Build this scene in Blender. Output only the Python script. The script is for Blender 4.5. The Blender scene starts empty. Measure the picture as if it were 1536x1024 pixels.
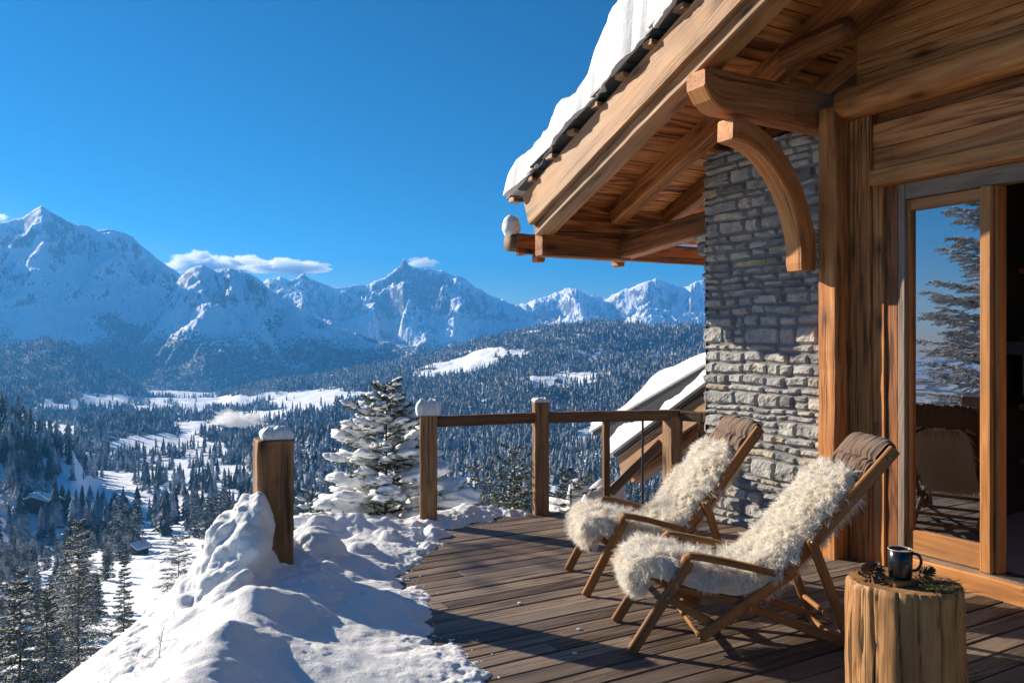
import bpy, math, random
import numpy as np
from math import radians, sin, cos, pi
random.seed(7); RNG = np.random.default_rng(7)
SC = bpy.context.scene
COL = SC.collection
F, H0, CX, CY = 1180.0, 1.45, 768.0, 512.0      # focal length in photo pixels, eye height
SUN_AZ, SUN_EL = math.atan2(-.87, .49), radians(22.5)
SDIR = (sin(SUN_AZ)*cos(SUN_EL), cos(SUN_AZ)*cos(SUN_EL), sin(SUN_EL))

def pt(px, py, Y):
    return np.array([(px-CX)/F*Y, Y, H0-(py-CY)/F*Y])
# facade frame: a runs along the facade towards the viewer, p runs into the house
UX, UY = .4926, .8702
def fp(p, a, z):
    return np.array([UY*p+UX*a, UX*p-UY*a, z])
def a_at(px, p):
    k = (px-CX)/F
    Y = p/(UY*k+UX)
    return UX*k*Y-UY*Y

# ---------------------------------------------------------------- noise
_P = np.random.default_rng(3).permutation(512).astype(np.int64)
_P = np.concatenate([_P, _P, _P])
_G = np.random.default_rng(4).normal(size=(512, 3)); _G /= np.linalg.norm(_G, axis=1)[:, None]
def perlin(x, y, z=0.0):
    x, y, z = np.broadcast_arrays(np.asarray(x, float), np.asarray(y, float), np.asarray(z, float))
    xi, yi, zi = np.floor(x).astype(np.int64), np.floor(y).astype(np.int64), np.floor(z).astype(np.int64)
    xf, yf, zf = x-xi, y-yi, z-zi
    u, v, w = [t*t*t*(t*(t*6-15)+10) for t in (xf, yf, zf)]
    def g(dx, dy, dz):
        h = _P[(_P[(_P[(xi+dx) & 511]+yi+dy) & 511]+zi+dz) & 511]
        gr = _G[h]
        return gr[..., 0]*(xf-dx)+gr[..., 1]*(yf-dy)+gr[..., 2]*(zf-dz)
    def L(a, b, t): return a+(b-a)*t
    return L(L(L(g(0,0,0), g(1,0,0), u), L(g(0,1,0), g(1,1,0), u), v),
             L(L(g(0,0,1), g(1,0,1), u), L(g(0,1,1), g(1,1,1), u), v), w)*1.5
def fbm(x, y, z=0.0, o=5, gain=.5, lac=2.03):
    s, a, f = 0, 1, 1
    for i in range(o):
        s = s+a*perlin(x*f+i*17.3, y*f+i*5.1, np.asarray(z)*f); a *= gain; f *= lac
    return s
def ridged(x, y, z=0.0, o=5, gain=.55, lac=2.05):
    s, a, f, w = 0, 1, 1, 1
    for i in range(o):
        n = (1-np.abs(perlin(x*f+i*9.7, y*f+i*3.3, np.asarray(z)*f)))**2*w
        s = s+a*n; w = np.clip(n*1.4, 0, 1); a *= gain; f *= lac
    return s
def sstep(a, b, x):
    t = np.clip((x-a)/(b-a), 0, 1); return t*t*(3-2*t)
def nrm(v):
    v = np.asarray(v, float); return v/(np.linalg.norm(v)+1e-12)

# ---------------------------------------------------------------- mesh builder
class MB:
    def __init__(s):
        s.v, s.f, s.gc, s.rnd, s.m, s.n = [], [], [], [], [], 0
    def add(s, verts, faces, gc=None, rnd=0.5, mat=0):
        verts = np.asarray(verts, float).reshape(-1, 3)
        s.v.append(verts); k = len(verts)
        s.gc.append(np.asarray(gc, float) if gc is not None else verts.copy())
        s.rnd.append(np.full(k, rnd) if np.isscalar(rnd) else np.asarray(rnd, float))
        n = s.n
        if isinstance(faces, np.ndarray):
            s.f.append((faces+n, mat))
        else:
            by = {}
            for f in faces: by.setdefault(len(f), []).append(f)
            for fl in by.values(): s.f.append((np.array(fl, np.int64)+n, mat))
        s.n += k
    def build(s, name, mat, parent=None, smooth=False, loc=None):
        me = bpy.data.meshes.new(name)
        V = np.concatenate(s.v)
        if loc is not None: V = V-np.asarray(loc, float)
        nl = sum(a.size for a, _ in s.f); nf = sum(len(a) for a, _ in s.f)
        me.vertices.add(len(V)); me.loops.add(nl); me.polygons.add(nf)
        me.vertices.foreach_set('co', V.astype(np.float32).ravel())
        me.loops.foreach_set('vertex_index', np.concatenate([a.ravel() for a, _ in s.f]).astype(np.int32))
        tot = np.concatenate([np.full(len(a), a.shape[1]) for a, _ in s.f])
        me.polygons.foreach_set('loop_start', np.concatenate([[0], np.cumsum(tot)[:-1]]).astype(np.int32))
        me.polygons.foreach_set('material_index', np.concatenate([np.full(len(a), m) for a, m in s.f]).astype(np.int32))
        sm = smooth if isinstance(smooth, bool) else True
        me.polygons.foreach_set('use_smooth', np.full(nf, sm))
        at = me.attributes.new('gc', 'FLOAT_VECTOR', 'POINT'); at.data.foreach_set('vector', np.concatenate(s.gc).astype(np.float32).ravel())
        at = me.attributes.new('rnd', 'FLOAT', 'POINT'); at.data.foreach_set('value', np.concatenate(s.rnd).astype(np.float32))
        for m in (mat if isinstance(mat, (list, tuple)) else [mat]): me.materials.append(m)
        me.validate(); me.update()
        o = bpy.data.objects.new(name, me); COL.objects.link(o)
        if loc is not None and parent is None: o.location = loc
        if parent is not None: o.parent = parent
        return o

def tag(o, label=None, cat=None, group=None, kind=None):
    if label: o['label'] = label
    if cat: o['category'] = cat
    if group: o['group'] = group
    if kind: o['kind'] = kind
    return o
def thing(name, label, cat, group=None, loc=(0, 0, 0), rz=0):
    o = bpy.data.objects.new(name, None); COL.objects.link(o)
    o.location = loc; o.rotation_euler = (0, 0, rz); o.empty_display_size = .1
    return tag(o, label, cat, group)
def copy_tree(o, parent=None):
    c = o.copy(); COL.objects.link(c)
    if parent is not None: c.parent = parent
    for ch in list(o.children): copy_tree(ch, c)
    return c

def frame(d, up):
    d = nrm(d); s = np.cross(d, up)
    if np.linalg.norm(s) < 1e-6: s = np.cross(d, (1, 0, 0))
    s = nrm(s); return d, s, np.cross(s, d)
def sweep(mb, pts, prof, up=(0, 0, 1), scale=None, jit=0, rnd=None, mat=0, gco=None, capround=0.0):
    """profile points (side, up) carried along pts; gc.x runs along the sweep"""
    pts = np.asarray(pts, float); prof = np.asarray(prof, float)
    n, k = len(pts), len(prof)
    seg = np.r_[0, np.cumsum(np.linalg.norm(np.diff(pts, axis=0), axis=1))]
    off = np.array(gco) if gco is not None else RNG.uniform(-40, 40, 3)
    rnd = RNG.random() if rnd is None else rnd
    V, G = [], []
    for i in range(n):
        d = pts[min(i+1, n-1)]-pts[max(i-1, 0)]
        d, s, u = frame(d, up)
        sc = 1 if scale is None else scale[i]
        pr = prof*sc
        if jit: pr = pr+RNG.normal(0, jit, 2)
        if capround and i in (0, n-1): pr = pr*(1-capround)
        V.append(pts[i]+pr[:, :1]*s+pr[:, 1:]*u)
        G.append(np.c_[np.full(k, seg[i]), prof])
    V, G = np.concatenate(V), np.concatenate(G)+off
    Fq = []
    for i in range(n-1):
        a = i*k+np.arange(k); b = i*k+(np.arange(k)+1) % k
        Fq.append(np.c_[a, b, b+k, a+k])
    mb.add(V, np.concatenate(Fq), G, rnd, mat)
    base = mb.n-n*k
    mb.f.append((np.array([list(range(k))[::-1]])+base, mat))
    mb.f.append((np.array([list(range(k))])+base+(n-1)*k, mat))
def rect(w, h, b=.006):
    w, h = w/2, h/2; b = min(b, w*.6, h*.6)
    return [(-w+b, -h), (w-b, -h), (w, -h+b), (w, h-b), (w-b, h), (-w+b, h), (-w, h-b), (-w, -h+b)]
def beam(mb, p0, p1, w, h, up=(0, 0, 1), b=.006, seg=10, jit=.0008, rnd=None, mat=0):
    p0, p1 = np.asarray(p0, float), np.asarray(p1, float)
    e = min(b, .3*np.linalg.norm(p1-p0))/np.linalg.norm(p1-p0)
    t = np.r_[0, e, np.linspace(e, 1-e, seg+1)[1:-1], 1-e, 1]
    pts = p0+(p1-p0)*t[:, None]
    sc = np.ones(len(t)); sc[0] = sc[-1] = 1-1.2*b/max(w, h)
    sweep(mb, pts, rect(w, h, b), up, sc, jit, rnd, mat)
def circ(n, r=1.0):
    a = np.arange(n)*2*pi/n; return np.c_[np.cos(a), np.sin(a)]*r
def tube(mb, pts, r, n=8, up=(0, 0, 1), rnd=None, mat=0):
    pts = np.asarray(pts, float)
    sc = np.full(len(pts), r) if np.isscalar(r) else np.asarray(r)
    sweep(mb, pts, circ(n), up, sc, 0, rnd, mat)
def lathe(mb, prof, center, n=24, mat=0, wob=0, rnd=.5):
    prof = np.asarray(prof, float); k = len(prof)
    a = np.arange(n)*2*pi/n
    V = np.stack([np.outer(np.cos(a), prof[:, 0]), np.outer(np.sin(a), prof[:, 0]), np.tile(prof[:, 1], (n, 1))], -1)
    V = V.reshape(-1, 3)+np.asarray(center)
    Fq = []
    for i in range(n):
        j = (i+1) % n
        for q in range(k-1): Fq.append((i*k+q, j*k+q, j*k+q+1, i*k+q+1))
    mb.add(V, Fq, None, rnd, mat)
_ico = {}
def ico(sub):
    if sub not in _ico:
        import bmesh
        bm = bmesh.new(); bmesh.ops.create_icosphere(bm, subdivisions=sub, radius=1)
        V = np.array([v.co[:] for v in bm.verts]); Fc = np.array([[v.index for v in f.verts] for f in bm.faces]); bm.free()
        _ico[sub] = (V, Fc)
    return _ico[sub]
def blob(mb, c, r, sub=3, amp=.25, fr=1.5, axis=None, flat=0.0, rnd=.5, mat=0, seed=None):
    V, Fc = ico(sub)
    s = RNG.uniform(0, 99) if seed is None else seed
    d = 1+amp*fbm(V[:, 0]*fr+s, V[:, 1]*fr, V[:, 2]*fr, 3)
    P = V*d[:, None]
    if flat: P[:, 2] = np.where(P[:, 2] < 0, P[:, 2]*(1-flat), P[:, 2])
    P = P*np.asarray(r)
    if axis is not None:
        d_, s_, u_ = frame(axis, (0, 0, 1)); P = P[:, :1]*d_+P[:, 1:2]*s_+P[:, 2:]*u_
    mb.add(P+np.asarray(c), Fc, None, rnd, mat)
def boxm(mb, lo, hi, mat=0, rnd=.5):
    lo, hi = np.minimum(lo, hi), np.maximum(lo, hi)
    V = [(x, y, z) for x in (lo[0], hi[0]) for y in (lo[1], hi[1]) for z in (lo[2], hi[2])]
    mb.add(V, [(0,1,3,2),(4,6,7,5),(0,4,5,1),(2,3,7,6),(0,2,6,4),(1,5,7,3)], None, rnd, mat)
def pbox(mb, p0, p1, a0, a1, z0, z1, b=.006, seg=8, along='a', jit=.0006, rnd=None, mat=0):
    """box in facade coordinates with wood grain along one axis"""
    pm, am, zm = (p0+p1)/2, (a0+a1)/2, (z0+z1)/2
    if along == 'a': beam(mb, fp(pm, a0, zm), fp(pm, a1, zm), abs(p1-p0), abs(z1-z0), (0,0,1), b, seg, jit, rnd, mat)
    elif along == 'p': beam(mb, fp(p0, am, zm), fp(p1, am, zm), abs(a1-a0), abs(z1-z0), (0,0,1), b, seg, jit, rnd, mat)
    else: beam(mb, fp(pm, am, z0), fp(pm, am, z1), abs(a1-a0), abs(p1-p0), fp(1,0,0), b, seg, jit, rnd, mat)

# ---------------------------------------------------------------- materials
class NT:
    def __init__(s, name):
        s.m = bpy.data.materials.new(name); s.m.use_nodes = True
        s.t = s.m.node_tree; s.t.nodes.clear()
        s.out = s.n('ShaderNodeOutputMaterial')
    def n(s, typ, **kw):
        nd = s.t.nodes.new(typ)
        for k, v in kw.items():
            if k.startswith('i_'):
                key = k[2:].replace('_', ' ')
                s.put(nd.inputs[key] if key in nd.inputs else nd.inputs[int(key)], v)
            else: setattr(nd, k, v)
        return nd
    def put(s, sock, v):
        if isinstance(v, bpy.types.NodeSocket): s.t.links.new(v, sock)
        else: sock.default_value = v
    def math(s, op, a, b=0.0, c=0.0, clamp=False):
        nd = s.n('ShaderNodeMath', operation=op, use_clamp=clamp)
        for i, v in enumerate((a, b, c)): s.put(nd.inputs[i], v)
        return nd.outputs[0]
    def vmul(s, v, k):
        nd = s.n('ShaderNodeVectorMath', operation='MULTIPLY'); s.put(nd.inputs[0], v); s.put(nd.inputs[1], k); return nd.outputs[0]
    def noise(s, v, scale=1, detail=4, rough=.55, dist=0, color=False):
        nd = s.n('ShaderNodeTexNoise'); s.put(nd.inputs['Vector'], v)
        nd.inputs['Scale'].default_value = scale; nd.inputs['Detail'].default_value = detail
        nd.inputs['Roughness'].default_value = rough; nd.inputs['Distortion'].default_value = dist
        return nd.outputs['Color' if color else 'Fac']
    def ramp(s, f, stops, interp='LINEAR'):
        nd = s.n('ShaderNodeValToRGB'); s.put(nd.inputs[0], f)
        cr = nd.color_ramp; cr.interpolation = interp
        while len(cr.elements) < len(stops): cr.elements.new(.5)
        for e, (p, c) in zip(cr.elements, stops):
            e.position = p; e.color = (*c, 1) if hasattr(c, '__len__') else (c, c, c, 1)
        return nd.outputs[0]
    def mix(s, f, a, b, typ='MIX'):
        nd = s.n('ShaderNodeMix', data_type='RGBA', blend_type=typ)
        for k, v in (('0', f), ('6', a), ('7', b)):
            if isinstance(v, tuple) and len(v) == 3: v = (*v, 1)
            s.put(nd.inputs[int(k)], v)
        return nd.outputs[2]
    def mapr(s, f, a, b, c=0.0, d=1.0):
        nd = s.n('ShaderNodeMapRange'); s.put(nd.inputs[0], f)
        for i, v in enumerate((a, b, c, d)): nd.inputs[i+1].default_value = v
        return nd.outputs[0]
    def attr(s, name, out='Vector'): return s.n('ShaderNodeAttribute', attribute_name=name).outputs[out]
    def bump(s, h, strength=.5, dist=.01, normal=None):
        nd = s.n('ShaderNodeBump'); s.put(nd.inputs['Height'], h)
        nd.inputs['Strength'].default_value = strength; nd.inputs['Distance'].default_value = dist
        if normal is not None: s.put(nd.inputs['Normal'], normal)
        return nd.outputs[0]
    def bsdf(s, color, rough=.6, normal=None, **kw):
        nd = s.n('ShaderNodeBsdfPrincipled')
        if isinstance(color, tuple): color = (*color[:3], 1)
        s.put(nd.inputs['Base Color'], color); s.put(nd.inputs['Roughness'], rough)
        if normal is not None: s.put(nd.inputs['Normal'], normal)
        for k, v in kw.items(): s.put(nd.inputs[k.replace('_', ' ')], v)
        s.t.links.new(nd.outputs[0], s.out.inputs['Surface']); return nd
    def simple(self): return self.m

def wood(name, dark, mid, light, crack=.6, rough=.62, fine=1.0, ring=.5, grey=None, greyf=.0, knots=.7, bump=.5, tone=.35, sc=1.0):
    N = NT(name); gc = N.attr('gc'); rnd = N.attr('rnd', 'Fac')
    warp = N.noise(N.vmul(gc, (1.3*sc, 5*sc, 5*sc)), 1, 2, .5)
    ringn = N.noise(N.vmul(gc, (.45*sc, 5.5*sc, 5.5*sc)), 1, 3, .45, .4)
    rings = N.math('MULTIPLY_ADD', N.math('SINE', N.math('MULTIPLY', ringn, 62.0)), .5, .5)
    streak = N.noise(N.vmul(gc, (2.6*sc, 46*fine*sc, 46*fine*sc)), 1, 6, .70, .25)
    broad = N.noise(N.vmul(gc, (.7*sc, 7*sc, 7*sc)), 1, 5, .66, .6)
    f = N.math('ADD', N.math('MULTIPLY', streak, .75), N.math('MULTIPLY', rings, .26*ring))
    f = N.math('ADD', f, N.math('MULTIPLY', broad, .95))
    f = N.math('ADD', f, N.math('MULTIPLY_ADD', rnd, tone, -tone*.5))
    c = N.ramp(N.mapr(f, .60, 1.24), [(0.0, dark), (.45, mid), (1.0, light)])
    if grey is not None:
        g = N.mapr(N.noise(N.vmul(gc, (.9*sc, 4*sc, 4*sc)), 1, 4, .6), .42, .66)
        c = N.mix(N.math('MULTIPLY', g, greyf), c, grey)
    wx = N.mapr(N.noise(N.vmul(gc, (1.1*sc, 2.4*sc, 2.4*sc)), 1, 5, .65), .48, .70)
    c = N.mix(N.math('MULTIPLY', wx, .55), c, tuple((x*.35+y*.4) for x, y in zip(mid, (.10, .085, .07))))
    # drying cracks along the grain
    cr = N.noise(N.vmul(gc, (.55*sc, 30*sc, 30*sc)), 1, 3, .5, .3)
    crm = N.mapr(N.math('ABSOLUTE', N.math('SUBTRACT', cr, .5)), .030, .008)
    crm = N.math('MULTIPLY', crm, N.mapr(N.noise(N.vmul(gc, (.6*sc, 3.5*sc, 3.5*sc)), 1, 2, .5), .44, .55))
    cr2 = N.mapr(N.noise(N.vmul(gc, (.9*sc, 20*sc, 20*sc)), 1, 4, .55, .3), .64, .69)
    crm = N.math('MAXIMUM', crm, N.math('MULTIPLY', cr2, .8))
    c = N.mix(N.math('MULTIPLY', crm, crack), c, tuple(x*.22 for x in dark))
    # knots
    vo = N.n('ShaderNodeTexVoronoi', feature='F1'); N.put(vo.inputs['Vector'], N.vmul(gc, (2.6*sc, 6.5*sc, 6.5*sc))); vo.inputs['Scale'].default_value = 1
    kd = N.math('ADD', vo.outputs['Distance'], N.math('MULTIPLY', warp, .05))
    sel = N.mapr(N.n('ShaderNodeSeparateColor', i_Color=vo.outputs['Color']).outputs[0], .52, .56)
    kn = N.math('MULTIPLY', N.mapr(kd, .21, .10), sel)
    kring = N.math('MULTIPLY', N.mapr(kd, .42, .22), N.math('MULTIPLY', sel, .55))
    c = N.mix(N.math('MULTIPLY', kring, knots), c, dark)
    c = N.mix(N.math('MULTIPLY', kn, knots), c, tuple(x*.3 for x in dark))
    hgt = N.math('ADD', N.math('MULTIPLY', streak, .6), N.math('MULTIPLY', crm, -1.2*crack))
    hgt = N.math('ADD', hgt, N.math('MULTIPLY', rings, .25*ring))
    nr = N.bump(hgt, bump, .004)
    r = N.math('ADD', rough, N.math('MULTIPLY_ADD', streak, .3, -.15))
    N.bsdf(c, r, nr, Specular_IOR_Level=.3)
    return N.m

M = {}
M['timber'] = wood('timber', (.12,.037,.010), (.44,.158,.042), (.64,.30,.10), crack=.75, ring=.6)
M['timber_dark'] = wood('timber_dark', (.075,.023,.006), (.28,.095,.026), (.45,.185,.06), crack=.75, ring=.7)
M['soffit'] = wood('soffit', (.07,.018,.004), (.41,.128,.028), (.70,.29,.08), crack=.8, ring=1.3, sc=.8, knots=.9, tone=.45)
M['barge'] = wood('barge', (.12,.05,.018), (.36,.17,.068), (.50,.29,.135), crack=.85, ring=.5, grey=(.26,.2,.15), greyf=.5)
M['board'] = wood('board', (.10,.03,.009), (.40,.138,.042), (.60,.25,.085), crack=.55, ring=1.6, sc=.8, knots=.5)
M['frame'] = wood('frame', (.18,.068,.018), (.43,.175,.05), (.58,.285,.095), crack=.2, ring=.5, fine=1.3, knots=.1, bump=.25, tone=.2)
M['frame_grey'] = wood('frame_grey', (.12,.085,.06), (.22,.16,.12), (.31,.24,.19), crack=.5, ring=.6, knots=.2, bump=.4)
M['rail'] = wood('rail', (.045,.022,.01), (.14,.068,.03), (.25,.135,.065), crack=.7, ring=.5, grey=(.13,.1,.08), greyf=.4)
M['post'] = wood('post', (.065,.028,.01), (.26,.125,.05), (.42,.235,.11), crack=.85, ring=.6, grey=(.2,.15,.11), greyf=.4, knots=.8)
M['deck'] = wood('deck', (.06,.038,.026), (.18,.125,.09), (.30,.22,.165), crack=.75, ring=.8, grey=(.17,.14,.12), greyf=.75, knots=.5, bump=.8, tone=.85)
M['teak'] = wood('teak', (.13,.052,.015), (.29,.13,.04), (.41,.205,.072), crack=.25, ring=.4, fine=1.5, knots=.12, bump=.25, tone=.15, rough=.5)
M['stump'] = wood('stump', (.085,.036,.011), (.36,.175,.062), (.56,.32,.14), crack=1.0, ring=.5, knots=1.0, sc=1.15, grey=(.14,.075,.035), greyf=.45, bump=.8)

def snow_mat(name, tint=(.79,.805,.83), fs=30, bs=.5, sss=True):
    N = NT(name); geo = N.n('ShaderNodeNewGeometry').outputs['Position']
    a = N.noise(geo, fs*.25, 5, .6); b = N.noise(geo, fs*3, 3, .6)
    b2 = N.noise(geo, fs*9, 2, .6)
    h = N.math('ADD', N.math('MULTIPLY', a, .8), N.math('ADD', N.math('MULTIPLY', b, .34), N.math('MULTIPLY', b2, .22)))
    nr = N.bump(h, bs, .03)
    c = N.mix(N.mapr(b, .3, .7), tuple(x*.965 for x in tint), tint)
    kw = dict(Specular_IOR_Level=.25)
    nd = N.bsdf(c, .65, nr, **kw)
    if sss:
        nd.inputs['Subsurface Weight'].default_value = .25
        nd.inputs['Subsurface Radius'].default_value = (.02, .028, .04)
        nd.inputs['Subsurface Scale'].default_value = .6
    return N.m
M['snow'] = snow_mat('snow')
M['snow_tree'] = snow_mat('snow_tree', fs=14, bs=.4, sss=False)

N = NT('stone'); gc = N.attr('gc'); rnd = N.attr('rnd', 'Fac')
a = N.noise(gc, 9, 6, .65); b = N.noise(gc, 40, 4, .6); wv = N.noise(N.vmul(gc, (1, 1, 4)), 6, 4, .6, .8)
base = N.ramp(rnd, [(0, (.17,.178,.195)), (.22, (.33,.33,.33)), (.45, (.45,.44,.42)), (.62, (.32,.33,.345)), (.8, (.50,.465,.41)), (.92, (.24,.25,.27)), (1, (.47,.39,.28))])
c = N.mix(N.mapr(a, .3, .72), N.mix(1.0, base, (.62,.62,.64), 'MULTIPLY'), N.mix(1.0, base, (1.3,1.28,1.22), 'MULTIPLY'))
c = N.mix(N.math('MULTIPLY', N.mapr(wv, .58, .7), .5), c, (.075,.075,.08))
c = N.mix(N.math('MULTIPLY', N.mapr(b, .6, .72), .45), c, (.4,.385,.35))
h = N.math('ADD', N.math('MULTIPLY', a, 1.0), N.math('ADD', N.math('MULTIPLY', b, .35), N.math('MULTIPLY', wv, .5)))
N.bsdf(c, .85, N.bump(h, .9, .02)); M['stone'] = N.m

def plain(name, col, rough=.5, **kw):
    N = NT(name); g = N.n('ShaderNodeNewGeometry').outputs['Position']
    f = N.noise(g, 22, 4, .6)
    c = N.mix(f, tuple(x*.82 for x in col), tuple(min(1, x*1.15) for x in col))
    N.bsdf(c, N.math('MULTIPLY_ADD', f, .2, rough-.1), **kw); return N.m
M['slate'] = plain('slate', (.055,.055,.058), .6)
M['metal'] = plain('metal', (.62,.62,.62), .3, Metallic=.9)
M['bolt'] = plain('bolt', (.20,.17,.14), .4, Metallic=.8)
M['dark_metal'] = plain('dark_metal', (.05,.045,.04), .45, Metallic=.6)
M['enamel'] = plain('enamel', (.010,.011,.012), .28, Coat_Weight=.15)
M['enamel_rim'] = plain('enamel_rim', (.55,.5,.45), .35)
M['coffee'] = plain('coffee', (.45,.36,.28), .4)
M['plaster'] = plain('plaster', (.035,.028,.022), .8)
M['tile'] = plain('tile', (.55,.53,.5), .35)
M['appliance'] = plain('appliance', (.5,.52,.54), .3, Metallic=.5)
M['black'] = plain('black', (.012,.012,.013), .35)
M['cone'] = plain('cone', (.16,.085,.05), .7)
M['moss'] = plain('moss', (.10,.105,.035), .8)
M['twig'] = plain('twig', (.12,.085,.06), .8)
M['bark'] = plain('bark', (.075,.052,.038), .9)

N = NT('fabric'); gc = N.attr('gc')
w1 = N.noise(N.vmul(gc, (1, 1, 1)), 500, 2, .5); w2 = N.noise(gc, 14, 4, .6)
c = N.mix(w2, (.10,.056,.034), (.17,.102,.068))
N.bsdf(c, .85, N.bump(w1, .4, .002), Sheen_Weight=.3); M['fabric'] = N.m

N = NT('fleece'); rnd = N.attr('rnd', 'Fac'); gc = N.attr('gc')
c = N.ramp(N.math('ADD', N.math('MULTIPLY', rnd, .7), N.math('MULTIPLY', N.noise(gc, 9, 3, .6), .45)), [(.10, (.76,.63,.46)), (.40, (.91,.84,.72)), (.8, (.96,.94,.90))])
d = N.n('ShaderNodeBsdfDiffuse'); N.put(d.inputs[0], c)
tr = N.n('ShaderNodeBsdfTranslucent'); N.put(tr.inputs[0], c)
mx = N.n('ShaderNodeMixShader'); mx.inputs[0].default_value = .3
N.t.links.new(d.outputs[0], mx.inputs[1]); N.t.links.new(tr.outputs[0], mx.inputs[2]); N.t.links.new(mx.outputs[0], N.out.inputs[0]); M['fleece'] = N.m

def needle_mat(name, c0, c1, frost):
    N = NT(name); rnd = N.attr('rnd', 'Fac')
    g = N.n('ShaderNodeNewGeometry'); pos = g.outputs['Position']
    c = N.mix(rnd, c0, c1)
    if frost:
        f = N.math('MULTIPLY', N.mapr(N.noise(pos, frost[1], 3, .6), .45, .62), frost[0])
        c = N.mix(f, c, (.72,.76,.82))
    N.bsdf(c, .6, Specular_IOR_Level=.2); return N.m
M['needles'] = needle_mat('needles', (.035,.05,.018), (.10,.115,.045), None)
M['needles_near'] = needle_mat('needles_near', (.035,.045,.02), (.115,.12,.05), (.12, 1.2))
M['needles_forest'] = needle_mat('needles_forest', (.022,.036,.024), (.05,.07,.042), (.55, .35))
M['needles_far'] = needle_mat('needles_far', (.022,.034,.028), (.06,.075,.06), (.6, .05))
M['frost_twig'] = plain('frost_twig', (.5,.52,.56), .8)

N = NT('terrain'); pos = N.n('ShaderNodeNewGeometry').outputs['Position']
rock, wd = N.attr('rock', 'Fac'), N.attr('wood', 'Fac')
n1 = N.noise(pos, .02, 8, .68); n2 = N.noise(pos, .07, 5, .7)
rm = N.mapr(N.math('ADD', rock, N.math('MULTIPLY_ADD', n1, 1.0, -.5)), .44, .58)
wm = N.mapr(N.math('ADD', wd, N.math('MULTIPLY_ADD', n2, 1.6, -.8)), .45, .55)
sn = N.mix(n1, (.80,.83,.88), (.88,.90,.93))
rc = N.mix(n2, (.06,.063,.075), (.15,.15,.16))
c = N.mix(rm, sn, rc)
c = N.mix(wm, c, N.mix(n2, (.018,.028,.026), (.07,.085,.08)))
h = N.math('ADD', N.math('MULTIPLY', n1, 30.0), N.math('MULTIPLY', n2, 8.0))
far = N.mapr(N.n('ShaderNodeVectorMath', operation='LENGTH', i_0=pos).outputs['Value'], 300, 2500)
bp = N.n('ShaderNodeBump'); N.put(bp.inputs['Height'], h); N.put(bp.inputs['Strength'], N.math('MULTIPLY', far, .22)); bp.inputs['Distance'].default_value = 1.0
N.bsdf(c, .8, bp.outputs[0], Specular_IOR_Level=.15); M['terrain'] = N.m

N = NT('glass'); fr = N.n('ShaderNodeFresnel'); fr.inputs['IOR'].default_value = 1.5
gl = N.n('ShaderNodeBsdfGlossy'); gl.inputs['Roughness'].default_value = 0.0; gl.inputs['Color'].default_value = (.95,.97,1,1)
tp = N.n('ShaderNodeBsdfTransparent'); tp.inputs['Color'].default_value = (.55,.58,.6,1)
mx = N.n('ShaderNodeMixShader'); N.put(mx.inputs[0], N.math('ADD', N.math('MULTIPLY', fr.outputs[0], 1.0), .33, clamp=True))
N.t.links.new(tp.outputs[0], mx.inputs[1]); N.t.links.new(gl.outputs[0], mx.inputs[2]); N.t.links.new(mx.outputs[0], N.out.inputs[0]); M['glass'] = N.m
# ---------------------------------------------------------------- terrain, polar sheet reaching the far ranges
def az_px(px): return np.arctan((np.asarray(px, float)-CX)/F)
LB_R = np.log([4, 6, 10, 20, 35, 60, 120, 300, 420, 700, 1200, 2000, 3000, 4000, 12000])
LB_Z = np.array([-1.0, -1.75, -3.6, -8.2, -14., -21.5, -39., -74, -92, -118, -140, -152, -165, -172, -172])
def base_z(r): return np.interp(np.log(r), LB_R, LB_Z)
def poly(pts, r):
    px = np.array([p[0] for p in pts], float); py = np.array([p[1] for p in pts], float)
    az = az_px(px)
    return az, H0+(CY-py)/F*r*np.cos(az)
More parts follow.
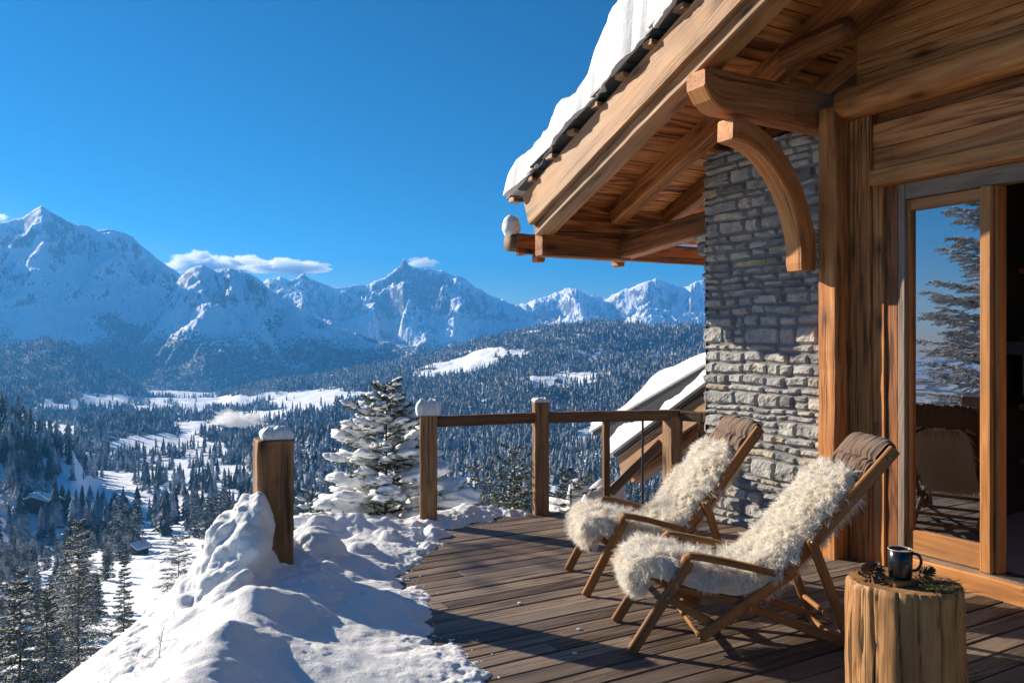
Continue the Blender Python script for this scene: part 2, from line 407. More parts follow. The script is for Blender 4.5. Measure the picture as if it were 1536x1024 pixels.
# crest polyline (photo), distance, front width, back width, roughness, profile exponent
LAYERS = [
 ('m4', [(600,520),(690,500),(740,478),(775,462),(800,450),(820,445),(838,436),(852,431),(866,434),(880,440),(897,444),(912,447),(925,439),(942,434),(958,428),(972,423),(988,420),(1002,424),(1016,430),(1028,431),(1042,424),(1058,419),(1110,400),(1180,410),(1300,430)], 7000, 1500, 1100, 1.15, 1.0),
 ('m3', [(330,470),(370,440),(400,420),(420,412),(433,419),(445,417),(455,411),(468,419),(482,424),(500,431),(520,430),(540,428),(560,424),(575,418),(590,408),(599,398),(606,385),(613,398),(622,403),(640,402),(652,407),(664,407),(678,412),(692,416),(704,424),(716,434),(738,444),(758,452),(775,460),(783,456),(790,454),(800,464),(812,478),(822,488),(850,510)], 6000, 1150, 900, 1.35, .95),
 ('m1', [(-900,300),(-500,330),(-300,350),(-150,300),(-60,330),(-20,345),(0,336),(18,331),(35,328),(50,319),(62,313),(72,318),(85,324),(98,331),(112,336),(130,337),(145,344),(165,342),(185,345),(200,352),(212,366),(225,378),(240,391),(256,402),(270,412),(300,445),(340,480),(420,520)], 4700, 1350, 900, 1.05, 1.1),
 ('m2', [(150,548),(185,520),(210,492),(232,470),(250,446),(262,426),(270,414),(282,404),(292,399),(304,397),(320,404),(334,403),(347,402),(362,405),(378,411),(392,420),(402,430),(420,444),(440,456),(460,468),(482,478),(500,486),(525,496),(560,508),(590,516),(630,520),(680,530)], 3900, 950, 800, .95, 1.05),
 ('h1', [(-900,480),(-300,500),(-100,505),(0,520),(40,512),(75,508),(105,514),(135,530),(158,552),(190,562),(240,573)], 2900, 700, 500, .35, .9),
 ('h2', [(330,590),(400,578),(470,566),(540,553),(600,541),(660,528),(715,512),(760,502),(800,494),(835,488),(870,485),(900,483),(930,484),(965,487),(1000,488),(1030,489),(1060,490),(1200,480),(1500,470)], 2700, 1500, 700, .4, .8),
 ('h5', [(560,615),(640,598),(700,580),(750,566),(800,560),(860,566),(920,556),(980,548),(1060,540),(1300,520)], 1700, 620, 320, .3, .8),
 ('h3', [(-700,600),(-200,590),(-60,610),(0,622),(40,640),(75,655),(105,672),(135,694),(155,712),(175,730)], 600, 200, 260, .12, .8),
 ('h4', [(60,668),(100,650),(140,636),(180,630),(220,632),(255,640),(285,652),(310,664),(340,675)], 1350, 220, 260, .15, .8),
 ('h6', [(300,598),(350,585),(400,574),(440,570),(480,576),(520,590)], 2300, 260, 260, .15, .8),
 ('h7', [(-100,585),(0,578),(60,580),(120,590),(180,602),(240,612)], 2100, 260, 300, .15, .8),
 ('h8', [(330,705),(380,690),(430,672),(480,664),(560,668),(640,690),(760,700),(860,690),(960,670),(1060,650),(1200,640)], 820, 260, 260, .2, .8),
]
LAYC = [(n, *poly(p, r), r, wf, wb, am, ex) for n, p, r, wf, wb, am, ex in LAYERS]
def terrain(az, r):
    """height, rock mask, wood mask for arrays of azimuth (clockwise from +Y) and range"""
    x, y = r*np.sin(az), r*np.cos(az)
    zb = base_z(r)
    zb = zb+fbm(x/420, y/420, 1.3, 4)*np.clip((r-500)/1500, 0, 1)*20+fbm(x/55, y/55, 4.1, 4)*np.clip((r-25)/200, 0, 1)*3.0
    zb = zb+fbm(x/6, y/6, 7.7, 3)*.35*np.clip((r-8)/20, 0, 1)
    z = zb.copy(); lay = np.zeros_like(z); tt = np.ones_like(z)
    hm = np.zeros_like(z)
    for i, (n, laz, lz, lr, wf, wb, am, ex) in enumerate(LAYC):
        zc = np.interp(az, laz, lz, left=-400, right=-400)
        wl = radians(2.6); taper = sstep(laz[0]-.001, laz[0]+wl, az)*sstep(laz[-1]+.001, laz[-1]-wl, az)
        zc = np.where(zc > -390, base_z(lr)+(zc-base_z(lr))*taper-(1-taper)*25, zc)
        ri = lr+fbm(az*lr/(wf*.55), i*7.1, 0, 3)*wf*.16
        hgt = zc-base_z(lr)
        t = (ri-r)/wf
        s = np.where(t >= 0, np.clip(1-t, 0, 1)**ex, np.clip(1-np.maximum(-t*wf/wb, 0)**1.3, 0, 1))
        if n[0] == 'm':
            L = wf*.42
            wx = fbm(x/L*.7, y/L*.7, 3+i, 3)*.35
            rg = ridged(x/L+.35*y/L+wx, y/(L*1.9)+wx, i*3.7, 6, .56)
            win = np.clip(t*5, 0, 1)*np.clip((1-t)*1.6, 0, 1)
            d = (np.minimum(rg, 1.45)-1.45)*hgt*.30*am*win
            fine = (ridged(x/190, y/190, i*2.2, 6, .6)-1.05)*30*np.clip(t*14+(.3 if n in ('m3', 'm4') else .12), 0, 1)*np.clip((1-t)*3, 0, 1)*am
            zz = zb*(1-np.clip(s, 0, 1))+zc*s+d*np.clip(s*3, 0, 1)+fine
        else:
            L = wf*.45
            d = fbm(x/L, y/L, i*3.1, 5)*hgt*.28*am/.4*np.clip(t*5, 0, 1)*np.clip((1-t)*2, 0, 1)
            d = d+fbm(x/60, y/60, i*3.1, 3)*hgt*.03
            zz = zb*(1-np.clip(s, 0, 1))+zc*s+d
        zz = np.where((zc > -390) & (t < 1) & (s > 0), zz, -1e4)
        hi = zz > z
        z = np.where(hi, zz, z); lay = np.where(hi, i+1, lay); tt = np.where(hi, t, tt)
    return z, lay, tt
def az_grid():
    return np.r_[np.linspace(radians(-128), radians(-36), 200)[:-1], np.linspace(radians(-36), radians(16), 1050), np.linspace(radians(16), radians(50), 40)[1:]]
R_ROWS = np.r_[np.geomspace(5.0, 60, 60)[:-1], np.geomspace(60, 600, 110)[:-1], np.geomspace(600, 2400, 150)[:-1], np.linspace(2400, 6400, 300)[:-1], np.linspace(6400, 7900, 50)]
# ---------------------------------------------------------------- trees of the valley and far hills
def ground(x, y):
    x, y = np.atleast_1d(x).astype(float), np.atleast_1d(y).astype(float)
    r = np.hypot(x, y); return terrain(np.arctan2(x, y), r)[0]
CLEAR = [(215,675,75,24),(300,690,60,12),(130,602,70,10),(330,604,60,9),(450,600,50,12),(500,594,45,9),(745,530,52,9),(690,550,34,8),(720,540,40,9),(845,568,40,11),
         (880,652,45,14),(240,850,62,34),(170,745,55,24),(70,762,62,26),(640,560,26,5),(560,640,40,8),(840,760,70,20),(400,625,35,9),(250,830,60,30),(280,600,60,8),(600,700,50,12)]
def project(x, y, z): return CX+F*x/y, CY-F*(z-H0)/y
def density(x, y, z, lay):
    r = np.hypot(x, y); px, py = project(x, y, z)
    nz = fbm(x/170, y/170, 9.5, 5, .62)
    dens = np.where(lay == 0, np.where(r < 520, .66, sstep(.0, .15, nz*.7+.55*fbm(x/75, y/75, 3.5, 4))*.95), .0)
    dens = np.where(lay == 5, .97, dens); dens = np.where(lay == 6, sstep(-.95, -.55, nz)*.98, dens)
    dens = np.where(lay == 7, sstep(-.75, -.35, nz)*.97, dens)
    dens = np.where((lay == 8) | (lay == 9), .98, dens); dens = np.where((lay == 10) | (lay == 11), .95, dens)
    dens = np.where(lay == 12, sstep(-.6, -.2, nz)*.95, dens)
    dens = np.where((lay >= 1) & (lay <= 4), sstep(60, -120, z+nz*120)*.8, dens)
    dens = np.where((r < 215), np.where(px < 150, .42, 0), dens)
    for cx, cy, rx, ry in CLEAR:
        d = ((px-cx)/rx)**2+((py-cy)/ry)**2+nz*1.6
        dens = np.where(d < 1, dens*.03, dens)
    return dens
AZ = az_grid(); AG, RG = np.meshgrid(AZ, R_ROWS)
TZ, TL, TT = terrain(AG, RG)
TX, TY = RG*np.sin(AG), RG*np.cos(AG)
nr_, na_ = TZ.shape
gr, ga = np.gradient(TZ, axis=0)/np.gradient(RG, axis=0), np.gradient(TZ, axis=1)/(np.gradient(AG, axis=1)*RG)
slope = np.sqrt(gr**2+ga**2)
isM = (TL >= 1) & (TL <= 4)
rockm = np.where(isM, np.clip((slope-.98)*.75, 0, .5)*sstep(-60, 250, TZ), 0)+np.where(isM, .10, 0)
woodm = np.where(isM, sstep(230, -90, TZ+fbm(TX/260, TY/260, 5, 4)*150)*.66, 0)
fd = density(TX, np.maximum(TY, 1.0), TZ, TL)
woodm = np.where((TL == 0) | (TL >= 5), np.clip(fd, 0, .95)*.78*sstep(450, 1100, RG), woodm)
idx = np.arange(nr_*na_).reshape(nr_, na_)
q = np.stack([idx[:-1, :-1], idx[:-1, 1:], idx[1:, 1:], idx[1:, :-1]], -1).reshape(-1, 4)
mb = MB(); mb.add(np.stack([TX, TY, TZ], -1).reshape(-1, 3), q)
terr = tag(mb.build('terrain', M['terrain'], smooth=True), kind='structure')
for nm, arr in (('rock', rockm), ('wood', woodm)):
    at = terr.data.attributes.new(nm, 'FLOAT', 'POINT'); at.data.foreach_set('value', arr.astype(np.float32).ravel())

def scatter(r0, r1, sp, seed):
    g = np.random.default_rng(seed)
    a0, a1 = radians(-36), radians(16)
    n = int((a1-a0)*.5*(r1**2-r0**2)/sp**2)
    az = g.uniform(a0, a1, n); r = np.sqrt(g.uniform(r0**2, r1**2, n))
    z, lay, t = terrain(az, r)
    x, y = r*np.sin(az), r*np.cos(az)
    dens = density(x, y, z, lay)
    k = g.random(n) < dens
    return x[k], y[k], z[k], g
def cone_tree(tiers, sides, g):
    V, Fc = [], []
    for t in range(tiers):
        z0 = .06+.94*t/tiers*.92; z1 = min(1, z0+1.5/tiers)
        rr = .2*(1-z0)**.85+.012; ph = g.uniform(0, 6.28); b = len(V)
        for k in range(sides):
            a = ph+2*pi*k/sides; q = rr*(g.uniform(.65, 1.15) if k % 2 else g.uniform(.35, .6))
            V.append((q*cos(a), q*sin(a), z0-.03*(k % 2)))
        V.append((0, 0, z1))
        for k in range(sides): Fc.append((b+k, b+(k+1) % sides, b+sides))
    return np.array(V), np.array(Fc)
def mass(mb, x, y, z, h, tiers, sides, g):
    if not len(x): return
    protos = [cone_tree(tiers, sides, g) for _ in range(4)]
    w = g.integers(0, 4, len(x))
    for i, (V, Fc) in enumerate(protos):
        s = w == i; n = s.sum()
        if not n: continue
        hh = h[s][:, None, None]; wd_ = g.uniform(.8, 1.35, n)[:, None, None]
        a = g.uniform(0, 6.28, n)[:, None]
        ca, sa = np.cos(a), np.sin(a)
        P = np.stack([V[:, 0]*ca-V[:, 1]*sa, V[:, 0]*sa+V[:, 1]*ca, np.tile(V[:, 2], (n, 1))], -1)
        P = P*np.concatenate([wd_, wd_, np.ones_like(wd_)], -1)*hh
        P = P+np.stack([x[s], y[s], z[s]], -1)[:, None, :]
        Fa = (Fc[None]+(np.arange(n)*len(V))[:, None, None]).reshape(-1, 3)
        mb.add(P.reshape(-1, 3), Fa, None, np.repeat(g.random(n), len(V)))
mb = MB()
x, y, z, g = scatter(1150, 2000, 9.5, 21); mass(mb, x, y, z-.5, g.uniform(5, 21, len(x)), 4, 8, g)
print('far trees a', len(x))
x, y, z, g = scatter(2000, 3300, 11.5, 22); mass(mb, x, y, z-.5, g.uniform(5, 21, len(x)), 3, 6, g)
print('far trees b', len(x))
tag(mb.build('far_forest', M['needles_far']), 'dense snow dusted conifer woods covering the far hills across the valley', kind='stuff')

# conifers with real branches
def spruce(seed, Ht, R, whorls=16, nb=6, twigs=6, needles=6, nlen=.1, nwid=.02, snow=.5, z0=.06, droop=.35, power=.85, snow_lift=.02, blobs=0, trunk_r=None, up=.25, sw=2.2, ls=1.0, jit=.3):
    g = np.random.default_rng(seed)
    T, Fo, S = MB(), MB(), MB()
    tr = trunk_r or Ht*.013
    zs = np.linspace(0, Ht, 9)
    wob = np.c_[g.normal(0, Ht*.002, 9), g.normal(0, Ht*.002, 9)]; wob[0] = 0
    tube(T, np.c_[wob, zs], np.maximum(tr*(1-zs/Ht)**.9, tr*.06), 7, (1, 0, 0))
    BV, BF, SV, SF, RN = [], [], [], [], []
    brv = []
    for w in range(whorls):
        u = z0+(1-z0)*(w+.3*g.random())/whorls
        zb = u*Ht; k = max(3, int(round(nb*(1-.45*u))))
        ph = g.uniform(0, 6.28)
        for b in range(k):
            a = ph+2*pi*b/k+g.normal(0, .18); zb = min(Ht*.985, (u+(1-z0)*jit*(g.random()-.5)*1.6/whorls)*Ht)
            L = R*((1-u)**power)*g.uniform(.72, 1.14)+R*.05
            dirh = np.array([cos(a), sin(a), 0]); side = np.array([-sin(a), cos(a), 0])
            dr = droop*(1-.9*u)*g.uniform(.6, 1.3); rise = up*(.3+u)
            def P(t): return np.array([0, 0, zb])+dirh*L*t+np.array([0, 0, L*(rise*t-dr*1.6*t*t+dr*.75*t**3)])
            pts = [P(t) for t in (0, .33, .66, 1)]
            if Ht/whorls > .05: tube(T, pts, np.array([.22, .17, .1, .03])*tr*(1-u*.6)*1.2, 4, (0, 0, 1))
            nt_ = max(3, int(twigs*(.45+.55*(1-u))))
            tl = []
            for q in range(nt_):
                t = .14+.86*(q+g.random()*.6)/nt_
                sgn = 1 if q % 2 else -1
                tl.append((t, sgn, L*.42*(1-.62*t)*g.uniform(.7, 1.2)*ls+.02*R))
            tl.append((.86, 0, L*.22+.02*R))
            for t, sgn, l in tl:
                p0 = P(t); tang = nrm(P(min(1, t+.05))-P(t-.05))
                d = nrm(tang*(.75 if sgn else 1)+side*sgn*.8+np.array([0, 0, g.normal(-.12, .12)]))
                nn = max(2, needles if g.random() > .1 else needles//2)
                for e in range(nn):
                    s = (e+.5)/nn; c = p0+d*l*s+np.array([0, 0, -.12*l*s*s])
                    for sd in (-1, 1):
                        lat = nrm(np.cross(d, (0, 0, 1))*sd+d*g.uniform(.5, 1.0)+np.array([0, 0, g.normal(.1, .35)]))
                        ln = nlen*g.uniform(.7, 1.25)*(1-.35*s)
                        nv = nrm(np.cross(lat, g.normal(size=3)))*nwid*.5
                        i0 = len(BV); BV += [c-nv, c+nv, c+lat*ln+nv*.3, c+lat*ln-nv*.3]; BF.append((i0, i0+1, i0+2, i0+3)); RN += [g.random()]*4
                    if g.random() < snow and s < .95:
                        sl_ = np.cross(d, (0, 0, 1)); sl_ = nrm(sl_); hw = nwid*sw*g.uniform(.5, 1.2); hl = l/nn*.8
                        c2 = c+np.array([0, 0, snow_lift*g.uniform(.5, 1.4)])
                        i0 = len(SV)
                        SV += [c2-d*hl, c2+sl_*hw, c2+d*hl, c2-sl_*hw, c2+np.array([0, 0, hw*.7])]
                        SF += [(i0, i0+1, i0+4), (i0+1, i0+2, i0+4), (i0+2, i0+3, i0+4), (i0+3, i0, i0+4)]
            if blobs and u > .12:
                for q in range(blobs):
                    t = g.uniform(.42, 1.0); c = P(t)+np.array([0, 0, .018])+side*g.normal(0, .05*L)
                    rl = L*g.uniform(.12, .32)+.015
                    tang = nrm(P(min(1, t+.05))-P(t-.05))
                    brv.append((c, (rl, rl*g.uniform(.5, .8), rl*g.uniform(.3, .5)), tang))
    Fo.add(np.array(BV), np.array(BF), None, np.array(RN))
    if SV: S.add(np.array(SV), np.array(SF))
    for c, r_, t_ in brv:
        if r_[0] > .03: blob(S, c, r_, 3 if r_[0] > .09 else 2, .42, 1.7, t_, .45)
    return T, Fo, S
# forest trees: each one an object, four shapes shared between them
def one_mesh_tree(name, seed, Ht, R, **kw):
    T, Fo, S = spruce(seed, Ht, R, **kw)
    mb = MB()
    for src, mi in ((T, 2), (Fo, 0), (S, 1)):
        n0 = mb.n; mb.v += src.v; mb.gc += src.gc; mb.rnd += src.rnd
        mb.f += [(f+n0, mi) for f, _ in src.f]; mb.n += src.n
    return mb.build(name, [M['needles_forest'], M['snow_tree'], M['bark']])
fx, fy, fz, g = scatter(105, 560, 7.6, 31)
px, py = project(fx, fy, fz); rr = np.hypot(fx, fy)
hts = g.uniform(13, 23, len(fx)); hts = np.where((px < 165) & (rr < 430), g.uniform(6.5, 12, len(fx)), hts)
tp = CY-F*(fz+hts-H0)/fy
hidden = ((px > 5) & (px < 112) & (tp < 765) & (rr < 430)) | ((px > 165) & (px < 250) & (tp < 842) & (rr < 270)) | ((px < 170) & (rr < 250) & (tp < 770)) | (px > 1075) | ((px > 445) & (py > 800)) | (px < -25) | ((px > 300) & (py > 860)) 
k = ~hidden
fx, fy, fz, rr, px, py, hts = fx[k], fy[k], fz[k], rr[k], px[k], py[k], hts[k]
o_ = np.argsort(rr); print('forest trees', len(o_))
protos = [one_mesh_tree('spruce', 50+i, 1.0, [.17, .2, .15, .22][i], whorls=17, nb=6, twigs=4, needles=3, nlen=.05, nwid=.022, snow=.30, droop=.5, snow_lift=.008, up=.15, sw=.65) for i in range(4)]
GRP = [('tall snow dusted spruce in the dark forest sloping down to the valley', 'snow dusted spruces of the near forest'),
       ('dark spruce crowding the wooded spur behind the left log chalet', 'spruces of the wooded spur')]
NIND = 290; used = 0
for j, i in enumerate(o_[:NIND]):
    src = protos[j % 4]
    o = src if j < 4 else src.copy()
    if j >= 4: COL.objects.link(o)
    h = float(hts[i]); o.location = (fx[i], fy[i], fz[i]-.4); o.scale = (h*g.uniform(.85, 1.2),)*2+(h,)
    o.rotation_euler = (0, 0, g.uniform(0, 6.28))
    l, gp = GRP[0] if rr[i] < 430 or px[i] > 190 else GRP[1]
    tag(o, l, 'tree', gp)
mb = MB(); r_ = o_[NIND:]
pv_ = []
for o in protos[:4]:
    pass
mass(mb, fx[r_], fy[r_], fz[r_]-.4, g.uniform(13, 22, len(r_)), 9, 11, g)
x, y, z, g = scatter(560, 1150, 8.5, 33)
print('mid trees', len(x))
mass(mb, x, y, z-.4, g.uniform(6, 22, len(x)), 7, 9, g)
tag(mb.build('forest', M['needles_far']), 'snow dusted conifer forest on the knolls and slopes of the middle valley', kind='stuff')
# ---------------------------------------------------------------- deck
def deck_left(a):                       # p of the deck's left edge (posts line)
    return np.where(a < -4.70, 1.035+(a+4.70)*(-1.395)-.12, 0.915+(a+4.70)*-.25)
def deck_right(a): return np.where(a < -5.22, 2.486+(a+5.90)/.229, 4.60)
mb = MB(); bw = .128
a = -5.92
while a < .6:
    pl, pr = float(max(deck_left(a+bw/2), -1.9)), float(min(4.60, deck_right(a+bw/2)))
    if pr > pl+.1:
        cuts = [pl]; 
        x = pl+random.uniform(.8, 3.2)
        while x < pr-.5: cuts.append(x); x += random.uniform(2.4, 3.6)
        cuts.append(pr)
        for c0, c1 in zip(cuts[:-1], cuts[1:]):
            dz = random.gauss(0, .0015)
            pbox(mb, c0+.0015, c1-.0015, a+.004, a+bw-.004, -.035+dz, 0+dz, .004, 14, 'p', .0007)
    a += bw
tag(mb.build('deck', M['deck']), kind='structure')
mb = MB()
for p in np.arange(.4, 4.6, .6):
    a1 = .5; a0 = max(-5.7, -4.70-(p-1.035)/1.395+.1) if p > 1 else -3.0
    if a0 < a1-.3: pbox(mb, p-.03, p+.03, a0, a1, -.2, -.04, .004, 2, 'a')
tag(mb.build('deck_joists', M['rail']), kind='structure')

# ---------------------------------------------------------------- chalet
P0 = fp(4.62, -3.5, 0)
house = thing('chalet', 'timber chalet with dry stone wall, broad roof overhang and glazed terrace door', 'house', loc=tuple(P0))
def part(name, mb, mat, parent=None, smooth=False):
    o = mb.build(name, mat, None, smooth, loc=P0)
    o.location = (0, 0, 0); o.parent = parent or house
    if parent is not None and parent is not house: o.location = (0, 0, 0)
    return o
def zr(a): return 2.35+.41*(a+5.81)
# dry stone wall: courses of separate rough stones, bedded on dark mortar
mb = MB()
g = np.random.default_rng(12)
A0, A1, PW = -4.92, -3.52, 4.62
def stone(a0, a1, z0, z1, rnd, pface, pback, end=False):
    n1 = max(3, int((a1-a0)/.018)); n2 = max(3, int((z1-z0)/.016))
    nn = max(n1, n2)
    u = np.linspace(-1, 1, n1+1); v = np.linspace(-1, 1, n2+1)
    Uu, Vv = np.meshgrid(u, v)
    ca, cz, ha, hz = (a0+a1)/2, (z0+z1)/2, (a1-a0)/2, (z1-z0)/2
    so = g.uniform(0, 50)
    rag = .10*perlin(Uu*1.7+so, Vv*1.7, so)
    k = 1+rag*.55
    aa = ca+ha*Uu*k*(1-.055*np.abs(Vv)**4); zz = cz+hz*Vv*k*(1-.07*np.abs(Uu)**6)
    zz = zz+.017*perlin(aa*3.1, zz*5.5, 7.7)+.008*perlin(aa*9, zz*9, 1.7)
    edge = np.minimum((1-np.abs(Uu))*ha, (1-np.abs(Vv))*hz)
    bul = sstep(0, .009, edge)*.92+sstep(0, .04, edge)*.08
    rough = (fbm(aa*9+so, zz*12, so, 4)*.012+(np.abs(fbm(aa*16+so, zz*20, so, 3))-.3)*.012)
    out = -.028+bul*(.030+g.uniform(-.006, .010))+rough*bul+(Uu*g.normal(0, .004)+Vv*g.normal(0, .004))
    V = np.stack([UY*(pface-out)+UX*aa, UX*(pface-out)-UY*aa, zz], -1).reshape(-1, 3)
    ii = np.arange((n1+1)*(n2+1)).reshape(n2+1, n1+1)
    q = np.stack([ii[:-1, :-1], ii[:-1, 1:], ii[1:, 1:], ii[1:, :-1]], -1).reshape(-1, 4)
    gc = np.c_[aa.ravel(), (out*2).ravel(), zz.ravel()]+so
    mb.add(V, q, gc, rnd)
def face_course(z, h, aL, aR):
    a = aL
    while a < aR-.02:
        w = float(np.clip(g.gamma(4, .040)+h*.5, .06, .38))
        if aR-(a+w) < .08: w = aR-a
        r = g.random()
        if h > .10 and w < .26 and g.random() < .22:      # two thin stones in one tall course
            m = z+h*g.uniform(.4, .6)
            stone(a+.004, a+w-.004, z+.003, m-.003, g.random(), PW, 0); stone(a+.004, a+w-.004, m+.003, z+h-.003, r, PW, 0)
        else:
            t = g.normal(0, .004, 2)
            stone(a+.004, a+w-.004, z+.004+t[0]*.5, z+h-.004+t[1]*.5, r, PW, 0)
        a += w
z = -.03
while z < 2.95:
    h = g.choice([.044, .056, .070, .088, .108, .138], p=[.15, .2, .22, .2, .14, .09])
    jag = g.uniform(-.025, .018)
    ar = A1
    if z > zr(A0)+.2:
        pass
    face_course(z, h, A0+jag, ar); z += h
# return of the corner (end face of the wall) in the same stones, set square to the face
def end_stone(p0, p1, z0, z1, rnd):
    ca = A0
    n1, n2 = 8, 6
    Uu, Vv = np.meshgrid(np.linspace(-1, 1, n1), np.linspace(-1, 1, n2)); so = g.uniform(0, 50)
    pp = (p0+p1)/2+(p1-p0)/2*Uu; zz = (z0+z1)/2+(z1-z0)/2*Vv
    edge = np.minimum((1-np.abs(Uu))*(p1-p0)/2, (1-np.abs(Vv))*(z1-z0)/2)
    out = -.02+sstep(0, .016, edge)*.03+fbm(pp*9+so, zz*12, so, 3)*.01
    aa = ca-out
    V = np.stack([UY*pp+UX*aa, UX*pp-UY*aa, zz], -1).reshape(-1, 3)
    ii = np.arange(n1*n2).reshape(n2, n1)
    mb.add(V, np.stack([ii[:-1, :-1], ii[1:, :-1], ii[1:, 1:], ii[:-1, 1:]], -1).reshape(-1, 4), np.c_[pp.ravel(), out.ravel(), zz.ravel()]+so, rnd)
z = -.03
while z < 2.7:
    h = g.choice([.06, .08, .1, .12]); p = PW+.0
    while p < PW+1.4:
        w_ = g.uniform(.12, .32); end_stone(p+.004, p+w_-.004, z+.003, z+h-.003, g.random()); p += w_
    z += h
# mortar core behind the stones
V, Fc = [], [(0,1,3,2),(4,6,7,5),(0,4,5,1),(2,3,7,6),(0,2,6,4),(1,5,7,3)]
for a_ in (A0+.022, A1):
    for p_ in (PW+.022, PW+1.4):
        for z_ in (-.1, 2.98): V.append(fp(p_, a_, z_))
mb.add(V, Fc, None, .0)
part('stone_wall', mb, M['stone'])
mb = MB(); 
for i, (z0, z1, pr) in enumerate([(2.18, 2.285, .04), (2.29, 2.40, .0)]):
    beam(mb, fp(4.80, A0-.17+pr, (z0+z1)/2), fp(4.80, A0+.02, (z0+z1)/2), .28, z1-z0, (0,0,1), .02, 5, .004)
part('corbel', mb, M['stone'])

# corner post and cladding boards beside it
mb = MB(); pbox(mb, 4.447, 4.615, -3.635, -3.49, -.03, 3.02, .010, 26, 'z', .0016, .55); part('corner_post', mb, M['timber'])
aL = a_at(1288, 4.60)
mb = MB(); pbox(mb, 4.575, 4.66, -3.487, a_at(1306, 4.575), -.03, 2.94, .006, 20, 'z', .0012, .35); part('cladding_board', mb, M['timber'])
mb = MB(); pbox(mb, 4.595, 4.66, a_at(1307, 4.595), a_at(1327, 4.595), -.03, 2.47, .006, 20, 'z', .0012, .5); part('cladding_board', mb, M['timber'])
mb = MB(); pbox(mb, 4.61, 4.66, a_at(1328, 4.61), a_at(1347, 4.61), -.03, 2.47, .006, 20, 'z', .0012, .3); part('cladding_board', mb, M['timber_dark'])
aD = a_at(1347, 4.61)
# lintel, gap board darkened to stand for its shade, wall boards, log plate, gable boards
AE = -.2
mb = MB(); pbox(mb, 4.50, 4.64, a_at(1304, 4.50), AE, 2.45, 2.552, .008, 24, 'a', .0012, .8); part('lintel', mb, M['frame'])
z = 2.556
for i, h in enumerate((.155, .16)):
    mb = MB(); pbox(mb, 4.60, 4.66, a_at(1309, 4.60), AE, z, z+h-.004, .006, 20, 'a', .001, (.35, .5)[i]); part('wall_board', mb, M['board']); z += h
mb = MB(); pbox(mb, 4.64, 4.70, -3.487, AE, z, z+.075, .004, 12, 'a', .001, .0); part('shadow_board', mb, M['timber_dark'])
mb = MB()
lg = [fp(4.56, x, 3.035) for x in np.linspace(-3.50, AE, 26)]
prof = np.array([(cos(t)*.125*(1 if abs(cos(t)) < .92 else .97), sin(t)*.115*(1 if abs(sin(t)) < .95 else .96)) for t in np.linspace(0, 2*pi, 20, endpoint=False)])
sweep(mb, lg, prof, (0, 0, 1), None, .0012, .7); part('wall_log', mb, M['timber'], smooth=True)
z = 3.135
for i in range(5):
    h = .2; mb = MB(); a0 = max(-3.45, (z-2.35-.30)/.41-5.81)
    pbox(mb, 4.605+.004*(i % 2), 4.66, a0, AE, z, z+h-.004, .006, 16, 'a', .001, (.6, .75, .5, .65, .7)[i]); part('gable_board', mb, M['timber']); z += h
# sill and floor edge
mb = MB(); pbox(mb, 4.546, 4.70, aD+.005, AE, -.03, .112, .012, 20, 'a', .0015, .75); part('sill', mb, M['frame'])
mb = MB(); pbox(mb, 4.575, 4.74, aD+.005, AE, .1125, .122, .002, 4, 'a', 0); part('threshold', mb, M['metal'])
# door: fixed glazed leaf and open leaf
door = bpy.data.objects.new('door', None); COL.objects.link(door); door.parent = house
def dpart(name, mb, mat): return part(name, mb, mat, door)
g0 = a_at(1367, 4.64); g1 = a_at(1475, 4.63); m1 = a_at(1488, 4.60)
mb = MB(); pbox(mb, 4.60, 4.70, aD+.004, a_at(1357, 4.60), .123, 2.447, .004, 10, 'z', .0004, .5)
pbox(mb, 4.60, 4.70, a_at(1357, 4.60)+.002, AE, 2.345, 2.447, .004, 10, 'a', .0004, .4); dpart('frame', mb, M['frame_grey'])
mb = MB(); pbox(mb, 4.625, 4.69, a_at(1357, 4.62)+.003, g0, .124, 2.342, .004, 8, 'z', .0003, .6); dpart('stile', mb, M['frame'])
mb = MB(); pbox(mb, 4.627, 4.69, g0+.002, g1, .124, .268, .006, 8, 'a', .0003, .6); dpart('bottom_rail', mb, M['frame'])
mb = MB(); pbox(mb, 4.627, 4.69, g0+.002, g1, 2.275, 2.342, .004, 8, 'a', .0003, .55); dpart('top_rail', mb, M['frame'])
mb = MB(); pbox(mb, 4.588, 4.70, g1+.002, m1, .124, 2.342, .006, 10, 'z', .0004, .65); dpart('stile', mb, M['frame'])
mb = MB(); pbox(mb, 4.62, 4.71, m1+.002, m1+.022, .124, 2.342, .004, 10, 'z', .0004, .5); dpart('stile', mb, M['frame'])
mb = MB(); V = [fp(4.658, g0-.01, .26), fp(4.658, g1+.01, .26), fp(4.658, g1+.01, 2.29), fp(4.658, g0-.01, 2.29)]
V += [fp(4.664, g0-.01, .26), fp(4.664, g1+.01, .26), fp(4.664, g1+.01, 2.29), fp(4.664, g0-.01, 2.29)]
mb.add(V[:4], [(0, 1, 2, 3)]); dpart('pane', mb, M['glass'])
